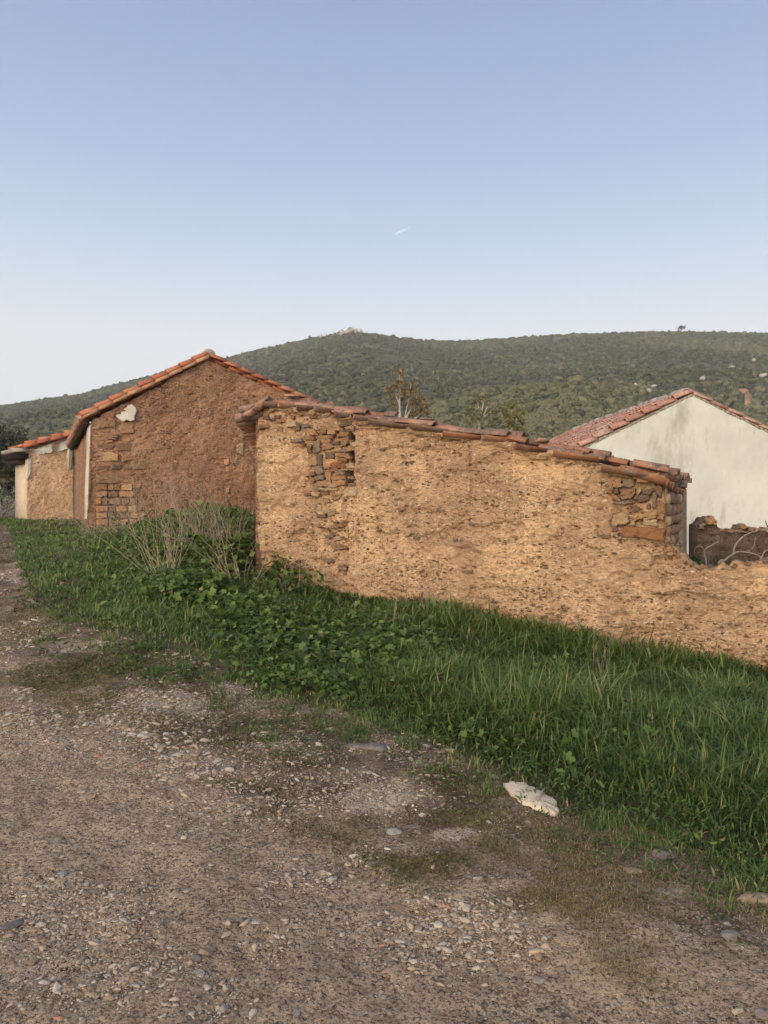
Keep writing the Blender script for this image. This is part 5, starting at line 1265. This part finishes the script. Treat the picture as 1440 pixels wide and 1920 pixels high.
# ================================================================== STONES
def build_stones():
    cols = {'grey': (.44, .41, .37), 'tan': (.46, .36, .25), 'pale': (.6, .54, .45), 'blue': (.33, .345, .335), 'slate': (.24, .225, .21), 'pink': (.5, .33, .26), 'orange': (.55, .24, .13), 'purple': (.3, .26, .245), 'cream': (.68, .58, .44)}
    for k, c in cols.items():
        m, nt, b_ = new_mat('rock_' + k, .9, .15); g = G(nt); p_ = g.obj()
        cc = g.mix(g.ramp(g.noise(p_, 26, 6, .7), [(.36, 0), (.64, 1)]), c, [q * .6 for q in c])
        cc = g.mix(g.ramp(g.noise(p_, 11, 6, .7), [(.5, 0), (.62, .85)]), cc, (.27, .2, .14))          # caked with the soil of the track
        g.link(cc, b_.inputs['Base Color']); g.link(g.bump(g.noise(p_, 60, 6, .75), .8, .02), b_.inputs['Normal']); M['rock_' + k] = m
    L = [(1425, 1690, 50, 30, .35, 'tan', 'big tan half buried stone at the right edge of the track'), (1240, 1606, 26, 20, .6, 'purple', 'dark purplish grey rock under the grass edge'),
         (1185, 1634, 22, 11, .3, 'tan', 'flat tan slab just below the purplish rock'), (1385, 1897, 22, 14, .5, 'cream', 'pale long stone in the bottom right corner'), (1368, 1752, 24, 11, .4, 'blue', 'long blue-grey stone on the right side of the track'),
         (1362, 1733, 13, 8, .4, 'pale', 'squarish pale stone just above the long blue-grey one'), (419, 1893, 15, 18, .8, 'grey', 'upright pale grey block at the bottom of the track'), (426, 1914, 16, 9, .5, 'pink', 'pinkish stone below the upright grey block'),
         (372, 1827, 17, 10, .55, 'grey', 'smooth grey stone on the bare track'), (388, 1789, 20, 13, .5, 'tan', 'broken tan stone beside a slate chip'), (368, 1797, 16, 8, .35, 'slate', 'dark slate chip touching the broken tan stone'),
         (84, 1845, 13, 12, .7, 'pale', 'pale angular stone low on the left of the track'), (118, 1637, 14, 9, .6, 'blue', 'rounded blue-grey stone on the left of the track'), (556, 1901, 14, 11, .6, 'blue', 'blue-grey stone at the bottom beside fine gravel'),
         (617, 1813, 13, 8, .5, 'slate', 'small dark stone in the middle of the bare track'), (22, 1735, 34, 9, .2, 'slate', 'dark slate outcrop at the left edge of the track'), (620, 1370, 16, 6, .35, 'cream', 'long white stone below the mallow patch'),
         (690, 1402, 46, 12, .25, 'purple', 'long grey rock sunk in the verge below the grass'), (802, 1400, 14, 5, .35, 'pale', 'small white stone by the grass, right of the sunk rock'), (822, 1456, 14, 6, .4, 'pale', 'white stone on dark verge midway to the cream slab'),
         (791, 1530, 9, 9, .9, 'pale', 'cube shaped pale stone on the verge'), (292, 1412, 8, 5, .6, 'orange', 'orange brick chip on the left of the track'), (967, 1791, 9, 6, .6, 'pink', 'reddish pebble among grey gravel at right'),
         (1148, 1790, 0, 0, 0, '', ''), (162, 1660, 9, 6, .6, 'grey', 'small grey stone near the rounded blue-grey one'), (1010, 1840, 20, 10, .45, 'grey', 'flat grey stone in the gravel stripe at lower right'), (1430, 1905, 24, 16, .4, 'grey', 'rough grey rock in the very corner of the picture'),
         (895, 1648, 16, 7, .4, 'pale', 'pale lying stone on the mossy strip'), (740, 1560, 22, 6, .25, 'grey', 'thin flat grey stone on the mossy strip'), (170, 1500, 0, 0, 0, '', '')]
    for x, y, rx, ry, fl, col, lab in L:
        if not col: continue
        b = gp(x, y); k = b[1] / FPX; s = (rx * k, max(rx * .6, ry) * k, rx * fl * k)
        root_v, f = rock_mesh(b + np.array([0, 0, s[2] * .12]), s, rot=rng.uniform(-.4, .4), ico=ICO1)
        tag(mk('stone', root_v, [f], M['rock_' + col]), lab, 'stone', 'bigger stones lying on the track')
    # cream mortar slab at the grass edge
    poly = [(945, 1478), (962, 1473), (985, 1473), (1008, 1483), (1030, 1496), (1045, 1512), (1056, 1527), (1045, 1535), (1028, 1528), (1010, 1520), (985, 1513), (968, 1500)]
    P = np.array([gp(*q) for q in poly]); P = np.concatenate([a + (b - a) * np.linspace(0, 1, 5)[:-1, None] for a, b in zip(P, np.roll(P, -1, 0))]); n = len(P); P = P + rng.normal(0, .005, P.shape) * np.array([1, 1, .1]); P = P + .03 * np.stack([vnoise(P[:, 0] * 9, P[:, 1] * 9, 0, 5), vnoise(P[:, 0] * 9, P[:, 1] * 9, 7, 6), 0 * P[:, 0]], -1)
    A_ = np.c_[P[:, :2], np.ones(len(P))]; P[:, 2] = A_ @ np.linalg.lstsq(A_, P[:, 2], rcond=None)[0] + .004
    c = P.mean(0); up = np.array([0, 0, 1.])
    V = np.concatenate([P - up * .03, P + up * .012, c + (P - c) * .93 + up * .017 + rng.normal(0, .0012, (n, 3)), [c + up * .018]]); j = np.arange(n); j2 = (j + 1) % n
    Fq = np.concatenate([np.stack([j, j2, n + j2, n + j], -1), np.stack([n + j, n + j2, 2 * n + j2, 2 * n + j], -1)])[:, ::-1]
    o = mk('mortar_slab', V, [Fq, np.stack([2 * n + j2, 2 * n + j, 0 * j + 3 * n], -1)], plain_mat('mortar_slab', (.8, .68, .5), (.6, .5, .36), 22, .95, .6), None)
    tag(o, 'flat cream slab of old mortar at the edge of the grass', 'slab')
    a, b = gp(1008, 1512), gp(1022, 1488); V, F = tube([a + up * .03, (a + b) / 2 + up * .034, b + up * .03], .006, .004, 5)
    tag(mk('stick', V, F, M['dead'] if 'dead' in M else M['soot']), 'short grey stick lying on the cream mortar slab', 'stick')
    # fallen leaves
    M['dead_leaf'] = leaf_mat('dead_leaf', [(.3, .19, .1), (.42, .29, .16), (.5, .4, .18)], .2, .8, .1)
    for x, y, s, t, lab in [(120, 1112, 14, .4, 'curled tan dead leaf on the grass at left'), (96, 1126, 11, .2, 'darker brown dead leaf beside the curled tan one'), (440, 1254, 14, .35, 'tan dead leaf at the edge of the weeds'), (1352, 1590, 13, .8, 'yellowish dead leaf on the bank at lower right'),
                            (846, 1418, 8, .95, 'small yellow leaf below the weeds'), (1432, 1620, 10, .2, 'brown dead leaf at the right edge of the bank'), (480, 1294, 8, .3, 'small brown dead leaf under the weeds'), (1330, 1447, 9, .3, 'rust coloured leaf caught in the tall grass')]:
        b = gp(x, y); k = b[1] / FPX
        V, F, tt = leaves(np.array([b + up * (.03 if y > 1150 else .10)]), np.array([s * k * .62]), np.array([t]), .5, False, .4)
        tag(mk('dead_leaf', V, [F], M['dead_leaf'], None, True, {'tint': tt}), lab, 'leaf', 'dead leaves on the ground')
    # gravel: far too many to count
    gm, nt, b_ = new_mat('gravel', .9, .2); g = G(nt)
    c = g.ramp(g.attr('tint'), [(0, (.17, .122, .085)), (.25, (.31, .228, .155)), (.5, (.46, .355, .25)), (.7, (.48, .41, .32)), (.88, (.41, .375, .32)), (.95, (.62, .545, .43)), (.985, (.66, .58, .46)), (1, (.45, .23, .14))])
    c = g.mix(g.ramp(g.noise(g.obj(), 60, 4, .7), [(.4, 0), (.7, .5)]), c, (.17, .13, .095)); g.link(c, b_.inputs['Base Color'])
    N = 330000
    u = rng.uniform(-.72, .72, N); Y = 2.0 * np.exp(rng.random(N) ** 1.15 * math.log(13 / 2.0)); X = u * Y
    cl = fbm(X * .9, Y * .9, 0, 4, 401); cl2 = fbm(X * 3, Y * 3, 0, 3, 405)
    wv = verge(X, Y); stripe = np.exp(-((wv - .02) / .28) ** 2)
    pr = .27 + .95 * np.clip(cl, -.6, 1) + .5 * cl2 + .25 * stripe * sst(1, 4, X + 3) - .12 * np.clip(wv - .5, 0, 1) + .4 * patches(X, Y, PALE)
    keep = (rng.random(N) < pr) & (bank(X, Y) < .05); X, Y, wv, stripe = X[keep], Y[keep], wv[keep], stripe[keep]; n = len(X)
    r = .0028 + .0044 * rng.gamma(.9, .75, n); r = np.clip(r, .003, .024) * (1 + .35 * stripe)
    r = np.where(rng.random(n) < .012, r * 1.5, r); r = r * np.clip(Y / 4, .85, 2.0)
    Zg = ground_z(X, Y)
    bv, bf = ICO0; vs, fs, ts = [], [], []; off = 0
    big = r > .011
    for sel, (bv, bf) in ((~big, ICO0), (big, ICO1)):
        m = sel.sum(); nv = len(bv); proto = []
        for _ in range(24):
            v, _f = rock_mesh((0, 0, 0), (1.15, .72, .42), ico=(bv, bf), rot=0); proto.append(v)
        proto = np.array(proto)[rng.integers(0, 24, m)]
        a = rng.uniform(0, 6.28, m); ca, sa = np.cos(a)[:, None], np.sin(a)[:, None]; sx = rng.uniform(.8, 1.35, m)[:, None]
        px = proto[..., 0] * sx; py = proto[..., 1]
        Vx = (px * ca - py * sa) * r[sel][:, None] + X[sel][:, None]; Vy = (px * sa + py * ca) * r[sel][:, None] + Y[sel][:, None]
        Vz = proto[..., 2] * r[sel][:, None] * rng.uniform(.7, 1.4, m)[:, None] + (Zg[sel] + r[sel] * .12)[:, None]
        vs.append(np.stack([Vx, Vy, Vz], -1).reshape(-1, 3)); fs.append((np.arange(m)[:, None, None] * nv + bf[None]).reshape(-1, 3) + off); off += m * nv
        ts.append(np.repeat(np.where(rng.random(m) < .012, 1., rng.uniform(0, .95, m)), nv))
    tag(mk('gravel', np.concatenate(vs), [np.concatenate(fs)], gm, None, False, {'tint': np.concatenate(ts)}), 'loose grey and tan gravel strewn over the track', kind='stuff')

# ================================================================== SKY, SUN, AIR
def build_light():
    w = bpy.data.worlds.new('World'); S.world = w; w.use_nodes = True; nt = w.node_tree; g = G(nt); bg = nt.nodes['Background']
    sky = nt.nodes.new('ShaderNodeTexSky'); sky.sky_type = 'NISHITA'; sky.sun_disc = False
    sky.sun_elevation = R(SUN_EL); sky.sun_rotation = R(SUN_ROT); sky.air_density = 1; sky.dust_density = 1; sky.ozone_density = 2
    z = g.n('ShaderNodeSeparateXYZ', 2, Vector=g.n('ShaderNodeTexCoord', 0))
    ramp = g.ramp(z, [(0, (.98, .98, .97)), (.20, (.98, 1.0, 1.02)), (.262, (.80, .89, 1.0)), (.334, (.60, .735, .93)), (.406, (.455, .60, .855)), (.547, (.325, .437, .69)), (.75, (.24, .33, .54)), (1, (.2, .28, .48))])
    sc = g.mix(1., ramp, (10, 10, 10), 'MULTIPLY')
    c = g.mix(.9, sky.outputs[0], sc)
    # warm glow added on the sun's unseen half of sky, brightening walls and ground
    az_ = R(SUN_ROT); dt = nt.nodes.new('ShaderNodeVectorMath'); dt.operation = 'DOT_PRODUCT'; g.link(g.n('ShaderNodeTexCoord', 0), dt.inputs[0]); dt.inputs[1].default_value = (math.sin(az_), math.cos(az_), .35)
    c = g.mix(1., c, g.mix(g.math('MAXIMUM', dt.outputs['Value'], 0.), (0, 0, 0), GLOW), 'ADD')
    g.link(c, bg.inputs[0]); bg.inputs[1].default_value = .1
    sd = bpy.data.lights.new('sun', 'SUN'); sd.energy = SUN_E; sd.angle = R(25); sd.color = (1, .79, .57)
    so = bpy.data.objects.new('sun', sd); C.objects.link(so)
    # towards the sun: behind the camera, a little to the left
    az = R(SUN_ROT); el = R(SUN_EL)
    v = np.array([math.sin(az) * math.cos(el), math.cos(az) * math.cos(el), math.sin(el)])
    import mathutils
    so.rotation_euler = mathutils.Vector(v).to_track_quat('Z', 'Y').to_euler(); so.location = (-20, -30, 30)
    S.view_settings.view_transform = 'Standard'; S.view_settings.look = 'None'; S.view_settings.gamma = 1; S.view_settings.exposure = 0
    S.view_settings.use_curve_mapping = False
    if HAZE:
        V, F = boxp((-900, -12, -40), (1800, 0, 0), (0, 1000, 0), (0, 0, 330)); m = bpy.data.materials.new('haze'); m.use_nodes = True; nt = m.node_tree; nt.nodes.clear(); g = G(nt)
        out = nt.nodes.new('ShaderNodeOutputMaterial'); pv = nt.nodes.new('ShaderNodeVolumePrincipled'); pv.inputs['Color'].default_value = (.86, .9, .95, 1); pv.inputs['Density'].default_value = HAZE
        g.link(pv.outputs[0], out.inputs['Volume']); tag(mk('haze', V, F, m), 'thin pale air haze', kind='stuff')

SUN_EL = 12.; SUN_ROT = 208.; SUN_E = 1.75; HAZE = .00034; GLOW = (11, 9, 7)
build_hills()
build_hill_details_later = build_hill_details
build_ground()
build_grass(); build_weeds(); build_dry()
build_ruin(); build_house(); build_annex(); build_white(); build_brown_wall()
build_trees(); build_fig(); build_hill_details(); build_stones()
build_light()
S.cycles.volume_bounces = 0; S.cycles.max_bounces = 6; S.cycles.diffuse_bounces = 3
